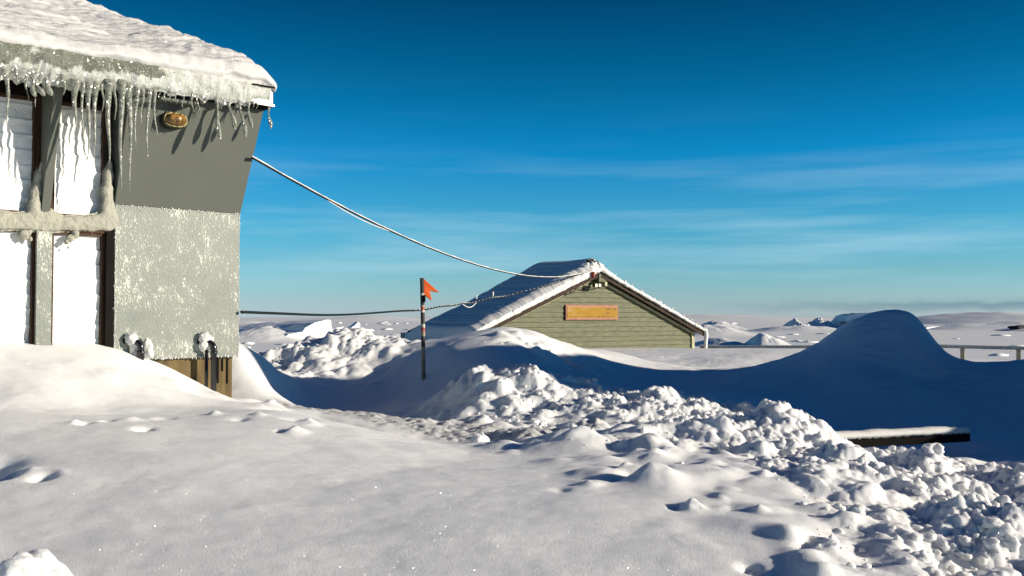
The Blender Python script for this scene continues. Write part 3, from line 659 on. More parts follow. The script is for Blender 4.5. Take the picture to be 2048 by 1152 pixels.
# frost built up on transom and mullions
sf = MB()
segs_ = []
for pth in ([(-60, 438, 30), (0, 441, 30), (50, 443, 28), (95, 441, 36)], [(92, 441, 36), (112, 444, 26), (150, 447, 22), (185, 447, 26), (222, 440, 34)],
            [(216, 448, 24), (217, 415, 20), (214, 380, 15), (218, 350, 9), (221, 325, 2)], [(72, 436, 26), (69, 410, 17), (73, 380, 13), (80, 352, 9), (84, 325, 2)], [(97, 440, 20), (101, 425, 6)]):
    segs_ += [(pth[i], pth[i + 1]) for i in range(len(pth) - 1)]
gu_, gv_ = np.meshgrid(np.arange(-60, 236, 1.25), np.arange(318, 476, 1.25)); D = np.full(gu_.shape, 0.0)
for (a_, b_) in segs_:
    ax, ay, ar = a_; bx, by, br = b_; t_ = np.clip(((gu_ - ax) * (bx - ax) + (gv_ - ay) * (by - ay)) / ((bx - ax) ** 2 + (by - ay) ** 2), 0, 1)
    d_ = np.hypot(gu_ - ax - t_ * (bx - ax), gv_ - ay - t_ * (by - ay)) - (ar + t_ * (br - ar)) * .5
    D += np.exp(-d_ / 4.5)
D = -4.5 * np.log(D + 1e-9) + 2.2 * fbm(gu_ / 16, gv_ / 16, oct=3, seed=606)
th_ = np.where(D < 0, .006 + .030 * np.sqrt(np.clip(-D / 15, 0, 1)) + .012 * fbm(gu_ / 11, gv_ / 11, oct=4, seed=607), -.02)
rows, cols = gu_.shape; vv = []
for j in range(rows):
    for i in range(cols): vv.append(WP(float(gu_[j, i]), float(gv_[j, i]), 0.0) + nd * float(th_[j, i]))
ok_ = D < 3
sf.add(vv, [(j * cols + i, (j + 1) * cols + i, (j + 1) * cols + i + 1, j * cols + i + 1) for j in range(rows - 1) for i in range(cols - 1) if ok_[j, i] or ok_[j + 1, i + 1]])
for (u, v, r) in ((47, 470, 13), (56, 465, 9), (140, 476, 10), (150, 468, 10), (133, 484, 6), (60, 478, 6), (136, 495, 3)):
    lump(sf, WP(u, v, -.01), r / F * 6.0, (1, .7, 1.1), int(u), 3, .5)
tag(sf.build('frost_crust', M['grey_frost'], None, smooth=True, at=WP(90, 445)), 'lumpy frost crust clinging to the wooden crossbar of the windows', 'frost')
# frost licks on lower mullion
# wall lamp
lc = WP(350, 240, LEAN * 0.83 + 0.01)
def LW(du, dv, do=0.0): return WP(350 + du, 240 + dv, LEAN * 0.87 + .03 + do)
lamp = thing('wall_lamp', LW(0, 0), 'oval bulkhead lamp with amber glass under the icy eave', 'lamp')
def oval(cu, cv, a_, b_, off0, off1, name, mat, dome=False, **k):
    m = MB(); n = 28; rings = 7 if dome else 2; c0 = LW(cu, cv); vs = []
    for j in range(rings):
        t = j / (rings - 1); sc = math.cos(t * math.pi / 2 * .98) if dome else (1 if j == 0 else 0.93)
        oo = off0 + (off1 - off0) * (math.sin(t * math.pi / 2) if dome else t)
        for i in range(n):
            an = 2 * math.pi * i / n; x = math.copysign(abs(math.cos(an)) ** .75, math.cos(an)) * a_ * sc; z = math.copysign(abs(math.sin(an)) ** .85, math.sin(an)) * b_ * sc
            vs.append(c0 + wd * x + Vector((0, 0, z)) + nd * oo)
    fs = [(j * n + i, j * n + (i + 1) % n, (j + 1) * n + (i + 1) % n, (j + 1) * n + i) for j in range(rings - 1) for i in range(n)] + [tuple(range(n)), tuple((rings - 1) * n + i for i in range(n))]
    m.add(vs, fs); return m.build(name, mat, lamp, smooth=dome)
M['amber'] = simple('amber ribbed glass', (0.22, 0.11, 0.025), 0.12, var=0.9, scale=26, spec=0.8, bmp=0.3)
M['lamp_black'] = simple('black cast metal', (0.02, 0.02, 0.016), 0.4)
M['brass'] = simple('dull brass ring', (0.10, 0.085, 0.04), 0.45, metal=0.4)
oval(0, 0, 0.108, 0.068, -0.12, 0.0, 'housing', M['lamp_black']); oval(0, 0, 0.103, 0.063, 0.001, 0.022, 'rim', M['brass']); oval(0, 0, 0.085, 0.047, 0.023, 0.07, 'lens', M['amber'], dome=True)
g = MB(); c0 = LW(0, 0)
for x in (-0.045, 0.0, 0.045):
    g.tube([c0 + wd * x + Vector((0, 0, math.cos(a_) * 0.06)) + nd * (0.025 + 0.058 * math.sin(a_)) for a_ in np.linspace(0, math.pi, 9)], 0.0022, 6)
g.build('guard', M['brass'], lamp)
hd = MB(); hc = WP(347, 210, LEAN * .95); hd.box(hc + wd * -0.16, wd * 0.29, nd * 0.13, Vector((0, 0, 0.022))); hd.build('hood', M['grey_paint'], lamp, bevel=.004)

# vent pipes at the foot of the wall, each with its snow cap
def vent(u, v0, v1, label, caplabel, capoff, big):
    off = 0.10
    top = WP(u, v0, off); bot = WP(u, v1, off)
    t = thing('vent_pipe', bot, label, 'pipe')
    r = 0.024; pts_ = [WB((top - A0).dot(wd), off, bot.z - 0.25), WB((top - A0).dot(wd), off, top.z - 0.05)]
    for an in np.linspace(0, math.pi / 2, 8)[1:]:
        pts_.append(WB((top - A0).dot(wd) - 0.05 * (1 - math.cos(an)), off - 0.05 * (1 - math.cos(an)), top.z - 0.05 + 0.05 * math.sin(an)))
    s_ = (top - A0).dot(wd); pts_.append(WB(s_ - 0.09, off - 0.10, top.z)); 
    m = MB(); m.tube(pts_, r, 14); m.build('pipe', M['pipe'], t, smooth=True)
    m = MB(); m.tube([WB(s_, off, top.z - 0.10), WB(s_, off, top.z - 0.075)], r + 0.006, 14); m.build('collar', M['pipe'], t, smooth=True)
    m = MB(); 
    for (du, dv, rr, sc) in capoff: lump(m, WP(u + du, v0 + dv, 0.05), rr / F * 7.6, (1, .6, sc), int(u + du * 3), 3, .5)
    c = m.build('snow_clump', M['rime'], None, smooth=True, at=WP(u, v0, .07)); tag(c, caplabel, 'snow')
vent(282, 682, 733, 'short black vent pipe near the window corner, half buried in the snow bank', 'rounded snow clump wrapped round the top of the half buried vent pipe',
     ((-20, -4, 13, 1.1), (-14, 8, 9, 1.5), (14, 10, 11, 1.4), (-12, 26, 7, 1.2), (16, 24, 9, 1.2)), 1)
vent(428, 684, 790, 'tall black vent pipe in front of the brown base boards', 'small snow clump on the bend of the tall vent pipe by the corner',
     ((-20, -10, 12, 1.0), (-10, -4, 10, 1.0), (-22, 6, 10, 1.3), (-12, 10, 7, 1.5)), 0)
m = MB(); q = WP(413, 700, .05); m.tube([Vector((q.x, q.y, WP(413, 800, .05).z)), q], 0.014, 10)
tag(m.build('drain_pipe', M['pipe'], None, smooth=True, at=q), 'thin black drain pipe immediately left of the tall vent pipe', 'pipe')

# ------------------------------------------------------------------ HUT
M['siding'] = simple('pale green painted boards', (0.105, 0.112, 0.062), 0.6, var=0.3, scale=5, mscale=(1, 1, 5))
M['fascia_brown'] = simple('dark brown board', (0.028, 0.017, 0.011), 0.7, var=0.3)
M['trim_green'] = simple('worn green trim', (0.36, 0.36, 0.22), 0.6, var=0.3, scale=14)
beta = R(37.9); gx = Vector((math.cos(beta), math.sin(beta), 0)); gn = Vector((math.sin(beta), -math.cos(beta), 0))
AP = P(1200, 537, 24.0); HW = 3.73; ZE = P(945, 663, 21.7).z; ZA = AP.z; HB = EYE - 1.6
def HP(x, o, z): q = Vector((AP.x, AP.y, 0)) + gx * x + gn * o; return Vector((q.x, q.y, z))   # x along gable, o out of it
OV = 0.19; GW = -OV                                            # gable wall stands back from the barge boards
slope = (ZA - ZE) / HW; LEN = 2.75
def zroof(x): return ZA - slope * abs(x)
hut = thing('wooden_hut', HP(0, -1.4, EYE - .85), 'low pale green timber hut buried to its eaves in snow', 'hut')
m = MB(); WH = HW - 0.28
m.prism([HP(-WH, GW - .02, HB), HP(WH, GW - .02, HB), HP(WH, GW - .02, zroof(WH) - .14), HP(0, GW - .02, ZA - .14), HP(-WH, GW - .02, zroof(WH) - .14)], gn * -(LEN - .4))
m.build('wall', M['siding'], hut)
m = MB(); bh = 0.118; z = HB + .3
while z < ZA - .2:   # lapped boards
    zt_ = min(z + bh, ZA - .16); xx0 = min(WH, (ZA - .15 - z) / slope); xx1 = min(WH, max(0.02, (ZA - .15 - zt_) / slope))
    m.prism([HP(-xx0, GW + .012, z), HP(xx0, GW + .012, z), HP(xx1, GW - .012, zt_), HP(-xx1, GW - .012, zt_)], gn * -0.006)
    m.prism([HP(-xx0, GW + .012, z + .001), HP(xx0, GW + .012, z + .001), HP(xx0, GW - .018, z + .001), HP(-xx0, GW - .018, z + .001)], Vector((0, 0, .004)))
    z += bh
m.build('gable_siding', M['siding'], hut)
for sg in (-1, 1):
    m = MB(); m.prism([HP(0.0 + sg * .06, 0, ZA - .02), HP(sg * HW, 0, ZE), HP(sg * HW, 0, ZE - .185), HP(sg * .06, 0, ZA - .215)], gn * -0.03); m.build('barge_board', M['fascia_brown'], hut)
    m = MB(); m.prism([HP(0.0, -.035, ZA - .045), HP(sg * HW, -.035, ZE - .02), HP(sg * HW, -.035, ZE - .09), HP(0, -.035, ZA - .11)], gn * -(LEN - .04)); m.build('roof', M['fascia_brown'], hut)
    m = MB(); m.prism([HP(sg * .12, GW + .03, ZA - .245), HP(sg * (WH + .1), GW + .03, zroof(WH + .1) - .175), HP(sg * (WH + .1), GW + .03, zroof(WH + .1) - .235), HP(sg * .12, GW + .03, ZA - .305)], gn * -0.03); m.build('rake_trim', M['trim_green'], hut)
m = MB(); m.box(HP(WH - .02, GW - .05, HB), gx * .1, gn * .09, Vector((0, 0, zroof(WH) - .18 - HB))); m.build('corner_post', M['trim_green'], hut)
m = MB(); m.box(HP(-.02, GW + .02, ZA - .32), gx * .22, gn * (OV - .03), Vector((0, 0, .2))); m.build('ridge_box', M['siding'], hut)
m = MB(); m.box(HP(.2, GW + .03, ZA - .42), gx * .08, gn * .12, Vector((0, 0, .24))); m.build('ridge_end_cap', M['trim_green'], hut)
# long side wall, plastered with driven snow and dark streaks
def plaster():
    mm, nt, p = new_mat('snow driven onto dark boards')
    a = tex(nt, 'noise', 2.2, 5, mscale=(5, 5, 1), rough=.6)
    sepz = N(nt, 'ShaderNodeSeparateXYZ'); tc = N(nt, 'ShaderNodeTexCoord'); L(nt, tc.outputs['Object'], sepz.inputs[0])
    k = ramp(nt, [(0.44, (0.75, 0.76, 0.78)), (0.60, (0.05, 0.055, 0.06))]); L(nt, a.outputs[0], k.inputs[0]); L(nt, k.outputs[0], p.inputs['Base Color'])
    p.inputs['Roughness'].default_value = .7; L(nt, bump(nt, a.outputs[0], .4, .03), p.inputs['Normal']); return mm
M['plaster'] = plaster()
m = MB(); m.box(HP(-HW + .02, -.04, EYE - 1.5), gx * .25, gn * -(LEN + .3), Vector((0, 0, ZE - .06 - EYE + 1.5))); m.build('side_wall', M['plaster'], hut)
# sign
sc_ = ray_plane(1181, 625, HP(0, GW, 0), gn); sx = (sc_ - HP(0, GW, 0)).dot(gx); sz = sc_.z
s_l = (ray_plane(1129, 625, HP(0, GW, 0), gn) - HP(0, GW, 0)).dot(gx); s_r = (ray_plane(1233, 625, HP(0, GW, 0), gn) - HP(0, GW, 0)).dot(gx)
z_t = ray_plane(1181, 610, HP(0, GW, 0), gn).z; z_b = ray_plane(1181, 640, HP(0, GW, 0), gn).z
sign = thing('sign', HP(sx, GW + .03, z_b), 'weathered orange board with faded pinkish border on the green gable', 'sign')
def sign_mat():
    mm, nt, p = new_mat('faded orange paint'); a = tex(nt, 'noise', 3.5, 5, mscale=(1, 1, 2)); b_ = tex(nt, 'noise', 22, 4, rough=.7)
    r = ramp(nt, [(.35, (.31, .175, .03)), (.55, (.32, .19, .035)), (.68, (.36, .23, .10))]); L(nt, a.outputs[0], r.inputs[0])
    k = ramp(nt, [(.60, 0.0), (.68, .7)]); L(nt, b_.outputs[0], k.inputs[0])
    p.inputs['Specular IOR Level'].default_value = .1; p.inputs['Roughness'].default_value = .8; L(nt, mix(nt, k.outputs[0], r.outputs[0], (.13, .10, .07)), p.inputs['Base Color']); return mm
M['orange_sign'] = sign_mat(); M['pink'] = simple('faded red border', (.30, .12, .085), .6, var=.25, scale=9); M['pale'] = simple('faded pale line', (.40, .27, .20), .6, var=.2, scale=9)
M['stroke'] = simple('worn dark lettering', (.12, .085, .05), .7, var=.5, scale=30)
m = MB(); m.box(HP(s_l, GW + .022, z_b), gx * (s_r - s_l), gn * .03, Vector((0, 0, z_t - z_b))); m.build('backing_board', M['pink'], sign)
m = MB(); e = .035; m.box(HP(s_l + e, GW + .053, z_b + e), gx * (s_r - s_l - 2 * e), gn * .006, Vector((0, 0, z_t - z_b - 2 * e))); m.build('face', M['orange_sign'], sign)
m = MB()
for (a_, b_, c_, d_) in ((e, e, s_r - s_l - 2 * e, .012), (e, z_t - z_b - e - .012, s_r - s_l - 2 * e, .012)): m.box(HP(s_l + a_, GW + .060, z_b + b_), gx * c_, gn * .003, Vector((0, 0, d_)))
m.build('border_line', M['pale'], sign)
# remains of a flaked line of lettering, too worn to read
m = MB(); xw = s_l + .13; rs_ = random.Random(5)
while xw < s_r - .12:
    hh = rs_.uniform(.015, .04); ww = rs_.uniform(.01, .03)
    if rs_.random() < .8:
        o0 = HP(xw, GW + .0605, z_b + .065 + rs_.uniform(-.008, .01)); m.prism([o0, o0 + gx * ww, o0 + gx * (ww + .008) + Vector((0, 0, hh)), o0 + gx * .01 + Vector((0, 0, hh * rs_.uniform(.6, 1)))], gn * .003)
    xw += rs_.uniform(.025, .07)
for (fx, fz, r_) in ((.80, .76, .03), (.84, .74, .022), (.93, .74, .035), (.74, .78, .015), (.78, .45, .025), (.82, .47, .02)):
    o0 = HP(s_l + (s_r - s_l) * fx, GW + .0605, z_b + (z_t - z_b) * fz); m.prism([o0 + gx * math.cos(t) * r_ * rs_.uniform(.6, 1.2) + Vector((0, 0, math.sin(t) * r_ * .8)) for t in np.linspace(0, 2 * math.pi, 9)[:-1]], gn * .003)
tag(m.build('worn_lettering', M['stroke'], sign), kind='stuff')

# snow on hut roof
def hut_snow():
    nx, nb = 340, 200
    x = np.linspace(-HW - .16, HW + .06, nx); t = np.linspace(0, 1, nb); X, T = np.meshgrid(x, t); Bk = -.06 + T * (LEN + .12)
    left = X < 0
    th = np.where(left, 0.15 + .16 * (1 + X / HW), 0.10) + np.where(left, 0, .20) * np.exp(-np.abs(X) / .25) + 0.03 * fbm(X * .9, Bk * .9, oct=2, seed=101) + .004 * fbm(X * 5, Bk * 5, oct=3, seed=102)
    ridge = np.exp(-(X / .5) ** 2); th = th + .04 * ridge
    ef = np.minimum(sstep(0, .30, Bk + .06), sstep(0, .55, LEN + .06 - Bk)); es = np.minimum(sstep(0, .16, X + HW + .16), sstep(0, .15, HW + .06 - X))
    rag = 1 + .2 * fbm(X * 9, X * 0, oct=3, seed=103)
    th = th * (0.45 * rag + .55 * np.sqrt(ef)) * np.sqrt(np.clip(es, .0, 1) * .9 + .1)
    far = sstep(LEN - 1.0, LEN + .06, Bk); Z = ZA - slope * np.sqrt(X * X + .02) - .045 + th - far * far * .10
    # left eave: snow droops down over the side
    dr = 1 - sstep(-HW - .16, -HW + .02, X); Z = Z - dr * .16 + dr * .05 * fbm(Bk * 3, Bk * 0, oct=3, seed=109)
    Zb = ZA - slope * np.abs(X) - .06 - dr * .26 - .03 * (1 - ef) * np.abs(fbm(X * 14, X * 0, oct=2, seed=105)); Z = np.maximum(Z, Zb + .01)
    O = .06 - (Bk + .06) + .03 * fbm(X * 6, T * 2, oct=3, seed=104) * (1 - sstep(0, .3, T))
    base = Vector((AP.x, AP.y, 0))
    top = np.stack([base.x + gx.x * X + gn.x * O, base.y + gx.y * X + gn.y * O, Z], -1); bot = np.stack([base.x + gx.x * X + gn.x * O, base.y + gx.y * X + gn.y * O, Zb], -1)
    vs = np.concatenate([top.reshape(-1, 3), bot.reshape(-1, 3)]); n = nx * nb; idx = np.arange(n).reshape(nb, nx)
    q = [np.stack([idx[:-1, :-1], idx[:-1, 1:], idx[1:, 1:], idx[1:, :-1]], -1).reshape(-1, 4)]; q.append(q[0][:, ::-1] + n)
    for e_ in (idx[:, 0], idx[:, -1], idx[0], idx[-1]): q.append(np.stack([e_[:-1], e_[1:], e_[1:] + n, e_[:-1] + n], -1))
    m = MB(); m.v = vs.tolist(); m.f = [tuple(f) for f in np.concatenate(q).tolist()]
    for i in range(26): # crumbly snow round the ridge end
        lump(m, HP(random.gauss(-.05, .16), random.uniform(-.3, .05), ZA + random.uniform(-.02, .14)), random.uniform(.03, .08), (1, 1, 1), i, 2)
    for i in range(150):
        x_ = random.uniform(-HW, HW); lump(m, HP(x_, .03 + random.uniform(-.06, .03), zroof(x_) + random.uniform(-.05, .05)), random.uniform(.015, .04), (1, 1, .8), i, 1)
    return m
hs = hut_snow().build('hut_roof_snow', M['rime'], None, smooth=True, at=HP(0, -1, ZA)); tag(hs, 'smooth snow blanket covering the roof of the green hut', 'snow')
# frozen runoff at the right corner
m = MB(); m.tube([HP(HW + .02, 0.02, ZE + .02), HP(HW + .06, 0.02, ZE - .15), HP(HW + .04, 0.02, ZE - .4), HP(HW + .03, .02, ZE - .75)], [.05, .06, .045, .06], 10)
for i in range(14): lump(m, HP(HW + .04 + random.gauss(0, .02), .02, ZE - random.uniform(0, .6)), random.uniform(.02, .045), (1, 1, 1.5), i, 2)
tag(m.build('ice_column', M['rime'], None, smooth=True, at=HP(HW, 0, ZE - .5)), 'white column of frozen runoff at the right corner of the hut', 'ice')
# floodlight and its cable, insulators
def GP(u, v, o=.03): return ray_plane(u, v, HP(0, GW + o, 0), gn)
fl = thing('floodlight', GP(1196, 571, .12), 'small double floodlight under the peak of the green gable', 'lamp')
m = MB(); m.tube([GP(1196, 560, 0), GP(1197, 564, .14), GP(1196, 572, .22)], .018, 8); m.build('arm', M['lamp_black'], fl)
for du in (-3.5, 3.5):
    c0 = GP(1196 + du, 571, .24); m = MB(); m.box(c0 - gx * .045 + Vector((0, 0, -.04)), gx * .088, gn * -.09, Vector((0, 0, .09))); hh_ = m.build('housing', M['lamp_black'], fl, bevel=.008)
    m = MB(); m.box(c0 - gx * .038 + Vector((0, 0, -.034)) + gn * .001, gx * .074, gn * .008, Vector((0, 0, .074))); 
    m.build('glass', simple('reflector glass', (.85, .82, .6), .2, spec=.8), fl)
M['cable'] = simple('black cable', (.012, .012, .012), .5)
def sag(a, b_, drop, n=40, wob=0.0, seed=0):
    a, b_ = Vector(a), Vector(b_); out = []
    for i in range(n + 1):
        t = i / n; q = a.lerp(b_, t); q.z -= 4 * drop * t * (1 - t)
        if wob: q.z += wob * math.sin(t * 37 + seed) * math.sin(t * 11 + seed); q.x += wob * .7 * math.sin(t * 29 + seed)
        out.append(q)
    return out
def spl(pp, n=12): # Catmull-Rom through points
    pp = [Vector(p) for p in pp]; pp = [pp[0]] + pp + [pp[-1]]; out = []
    for k in range(1, len(pp) - 2):
        for i in range(n):
            t = i / n; p0, p1, p2, p3 = pp[k - 1:k + 3]
            out.append(.5 * ((2 * p1) + (p2 - p0) * t + (2 * p0 - 5 * p1 + 4 * p2 - p3) * t * t + (3 * p1 - p0 - 3 * p2 + p3) * t ** 3))
    return out + [pp[-2]]
m = MB(); m.tube(spl([GP(1160, 545, .1), GP(1163, 560, .12), GP(1150, 580, .1), GP(1136, 588, .08), GP(1124, 583, .05), GP(1121, 577, .03)]), .014, 8)
tag(m.build('cable_loop', M['cable'], None, smooth=True, at=GP(1150, 575)), 'black cable hanging in a loop below the left barge board of the hut', 'cable')
m = MB(); m.tube(spl([GP(1182, 549, .14), GP(1190, 554, .16), GP(1196, 562, .16), GP(1197, 570, .2)]), .013, 8)
m.tube(spl([GP(1162, 552, .12), GP(1165, 567, .13), GP(1172, 578, .1), GP(1185, 579, .1), GP(1192, 576, .12)]), .012, 8)
tag(m.build('lamp_cable', M['cable'], None, smooth=True, at=GP(1185, 560)), 'black wires looping from the hut peak down to the floodlight', 'cable')
m = MB(); c0 = HP(-.32, .10, ZA - .16)
for z_, r_ in ((-.05, .035), (-.02, .055), (.01, .04), (.04, .055), (.07, .03)): pass
m.tube([c0 + Vector((0, 0, z_)) for z_ in (-.07, -.05, -.02, .0, .03, .05, .07)], [.02, .05, .055, .035, .055, .05, .02], 12)
M['redpot'] = simple('red glazed porcelain', (.22, .035, .025), .25)
tag(m.build('insulator', M['redpot'], None, smooth=True, at=c0), 'dark red porcelain insulator holding the power cable at the hut peak', 'insulator')
m = MB(); c1 = HP(-.14, .02, ZA + .10)
m.tube([c1 + gx * .07 * math.cos(a_) + Vector((0, 0, .08 * math.sin(a_))) for a_ in np.linspace(0, 2 * math.pi, 13)], .014, 8); m.tube([c1 + gx * -.30 + Vector((0, 0, .05)), c1 + gx * -.1 + Vector((0, 0, .1))], .03, 8)
tag(m.build('lifting_ring', M['cable'], None, smooth=True, at=c1), 'dark iron ring poking out of the snow on the hut ridge', 'ring')

# ------------------------------------------------------------------ cables across the sky
ca = WB(0.0, 0.17, ray_plane(504, 315, A0, wd).z); qa = ray_plane(504, 315, A0, wd)
cb_ = HP(-.34, .08, ZA - .06)
def fit_cable(a, b_, targets, rad, name, mat, label, frost=True, wob=0.0):
    # choose the sag that passes through the photographed mid height
    best = None
    for d in np.linspace(0, 3, 301):
        e_ = 0
        for q in sag(a, b_, d):
            u_ = 1024 + F * q.x / q.y
            for (tu, tv) in targets:
                if abs(u_ - tu) < 12: e_ += (P(tu, tv, q.y).z - q.z) ** 2
        if best is None or e_ < best[0]: best = (e_, d)
    path = sag(a, b_, best[1], 70, wob, 3)
    m = MB(); m.tube(path, rad, 8); o = m.build(name, mat, None, smooth=True, at=a); tag(o, label, 'cable')
    return path
path = fit_cable(qa + nd * 0.0, cb_, [(640, 392), (800, 477), (980, 535)], .0095, 'power_cable', M['cable'], 'thick black power cable sagging from the station building to the hut peak')
m = MB(); m.tube([p + Vector((0, 0, .010 + .003 * math.sin(i * 1.9))) for i, p in enumerate(path)], [.0075 + .002 * math.sin(i * 2.7) for i in range(len(path))], 8)
for i in range(260):
    k = random.uniform(0, len(path) - 1.01); p = path[int(k)].lerp(path[int(k) + 1], k % 1); lump(m, p + Vector((0, 0, .010)), random.uniform(.005, .010), (1.6, 1.6, 1), i, 1)
tag(m.build('cable_snow', M['rime'], None, smooth=True, at=path[0]), 'thin line of rime lying along the thick power cable', 'frost')
m = MB(); lp = [path[int(k)] + Vector((0, 0, -.03 * math.sin((k - 6) / 8 * math.pi))) for k in range(6, 15)]; m.tube(lp, .005, 6)
tag(m.build('cable_tie_wire', M['rime'], None, smooth=True, at=path[10]), 'short slack frosty wire hanging just below the upper end of the thick power cable', 'wire')
qb = ray_plane(483, 624, A0 + wd * .0, wd); qb = Vector((qb.x, qb.y, qb.z))
tp = [(483, 624, qb.y), (560, 627, 9.6), (640, 630, 11), (700, 629, 12.2), (760, 625, 13.4), (800, 622, 14.2), (845, 620, 15.2), (880, 613, 16.0), (905, 611, 16.6), (925, 607, 17.2), (945, 606, 17.6), (985, 596, 18.6), (1010, 593, 19.3), (1060, 580, 20.6), (1105, 568, 21.9), (1140, 555, 22.9), (1158, 549, 23.5)]
path2 = spl([P(*t) for t in tp], 6)
m = MB(); m.tube(path2, .013, 7); tag(m.build('telephone_cable', M['cable'], None, smooth=True, at=path2[0]), 'thin wavy cable running low behind the flag pole to the hut', 'cable')
m = MB()
for k in range(34, len(path2), 1): lump(m, path2[k] + Vector((0, 0, .012)), random.uniform(.008, .014), (1.8, 1.8, .8), k, 1)
for (u, v, Y) in ((953, 594, 17.8), (986, 588, 18.6)): q = P(u, v, Y); lump(m, q, .03, (.6, .6, 1.8), u, 1)
for (u, Y) in ((486, 8.6), (516, 9), (575, 9.9), (600, 10.3), (625, 10.8)): q = P(u, 633, Y); m.tube([q + Vector((0, 0, .03)), q], [.005, .003], 5)
m.tube(spl([P(925, 608, 17.2), P(935, 614, 17.4), P(944, 613, 17.6), P(955, 603, 17.9)]), .008, 6)
tag(m.build('cable_rime', M['rime'], None, smooth=True, at=path2[40]), 'beads of rime stuck to the thin wavy cable near the hut', 'frost', kind='stuff')

# ------------------------------------------------------------------ flag pole
fx = P(848, 760, 11.6); gz = H1(fx.x, fx.y)
flag = thing('marker_flag', (fx.x, fx.y, gz), 'weathered banded marker pole with small orange swallowtail flag beside the snow hollow', 'flag')
ptop = P(844, 556, 11.6)
def pole_mat():
    mm, nt, p = new_mat('banded weathered pole'); tc = N(nt, 'ShaderNodeTexCoord'); sp = N(nt, 'ShaderNodeSeparateXYZ'); L(nt, tc.outputs['Generated'], sp.inputs[0])
    n = tex(nt, 'noise', 14, 4, mscale=(1, 1, .5)); h = math_(nt, 'ADD', sp.outputs[2], math_(nt, 'MULTIPLY', math_(nt, 'SUBTRACT', n.outputs[0], .5), .02))
    gr, dk, rd, wh = (.30, .24, .17), (.03, .028, .028), (.34, .07, .045), (.5, .46, .40)
    r = ramp(nt, [(0, gr), (.16, (.2, .15, .1)), (.20, gr), (.40, gr), (.42, dk), (.50, dk), (.51, gr), (.55, rd), (.58, wh), (.61, dk), (.70, dk), (.71, wh), (.73, rd), (.755, gr), (.77, dk), (.84, dk), (.85, wh), (.87, (.05, .045, .04)), (1, (.10, .05, .03))], 'CONSTANT')
    L(nt, h, r.inputs[0]); w_ = ramp(nt, [(.35, .7), (.65, 1.2)]); L(nt, n.outputs[0], w_.inputs[0]); L(nt, mix(nt, 1.0, r.outputs[0], w_.outputs[0], 'MULTIPLY'), p.inputs['Base Color']); p.inputs['Roughness'].default_value = .7; return mm
m = MB(); m.tube([Vector((fx.x, fx.y, gz - .2)), Vector(fx).lerp(ptop, .5), ptop], .024, 12); m.build('pole', pole_mat(), flag, smooth=True)
def cloth(pts2, name):
    """swallowtail outline in photo pixels, filled and gently rippled, 3 mm thick"""
    bm = bmesh.new(); vs = [bm.verts.new(P(u, v, 11.6)) for u, v in pts2]; f = [bm.faces.new([vs[i] for i in t_]) for t_ in ((0, 1, 2), (0, 2, 4), (4, 2, 3))]
    bmesh.ops.triangulate(bm, faces=bm.faces); bmesh.ops.subdivide_edges(bm, edges=bm.edges, cuts=7, use_grid_fill=True)
    for v in bm.verts:
        d = (v.co.x - fx.x); v.co.y += 0.10 * d * math.sin(v.co.z * 26 + d * 9) + .45 * max(d, 0)
    r = bmesh.ops.solidify(bm, geom=bm.faces[:], thickness=.003); m = MB(); m.v = [tuple(v.co) for v in bm.verts]; bm.verts.index_update(); m.f = [tuple(v.index for v in f.verts) for f in bm.faces]; bm.free(); return m
M['flag'] = simple('orange bunting', (.56, .085, .009), .6, var=.15, scale=12)
cloth([(846, 556), (878, 585), (859, 582), (864, 602), (846, 589)], 'flag').build('flag', M['flag'], flag, smooth=True)
m = MB(); m.tube([P(849, 590, 11.58), P(849, 604, 11.58)], .012, 8); m.build('hem_peg', M['dark'], flag)

# ------------------------------------------------------------------ beam in the hollow, railings
q0 = P(1560, 880, 7.5); q1 = P(1941, 862, 8.0)
m = MB(); d = q1 - q0; dn = Vector((d.y, -d.x, 0)).normalized()
m.box(q0 - Vector((0, 0, .085)), d, -dn * .10, Vector((0, 0, .085)))
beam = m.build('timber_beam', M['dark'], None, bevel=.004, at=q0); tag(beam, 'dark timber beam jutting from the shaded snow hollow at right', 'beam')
ns = 90; m = MB(); ring = []
for i in range(ns + 1):
    t = i / ns; c = q0.lerp(q1, t * .995); hgt_ = .036 + .004 * math.sin(i * .37) * math.sin(i * .11) + .008 * random.random(); dr_ = .012 + .012 * random.random()
    prof = [(-.012, -dr_), (-.014, .01), (.0, hgt_ * .8), (.05, hgt_), (.10, hgt_ * .8), (.112, .0), (.10, .001), (.0, .001)]
    ring += [c - dn * a_ + Vector((0, 0, z_)) for a_, z_ in prof]
k = 8; m.add(ring, [(i * k + j, i * k + (j + 1) % k, (i + 1) * k + (j + 1) % k, (i + 1) * k + j) for i in range(ns) for j in range(k)] + [tuple(range(k)), tuple(ns * k + j for j in range(k))])
tag(m.build('beam_snow', M['rime'], None, smooth=True, at=q0), 'strip of grainy snow lying along the top of the dark timber beam', 'snow')

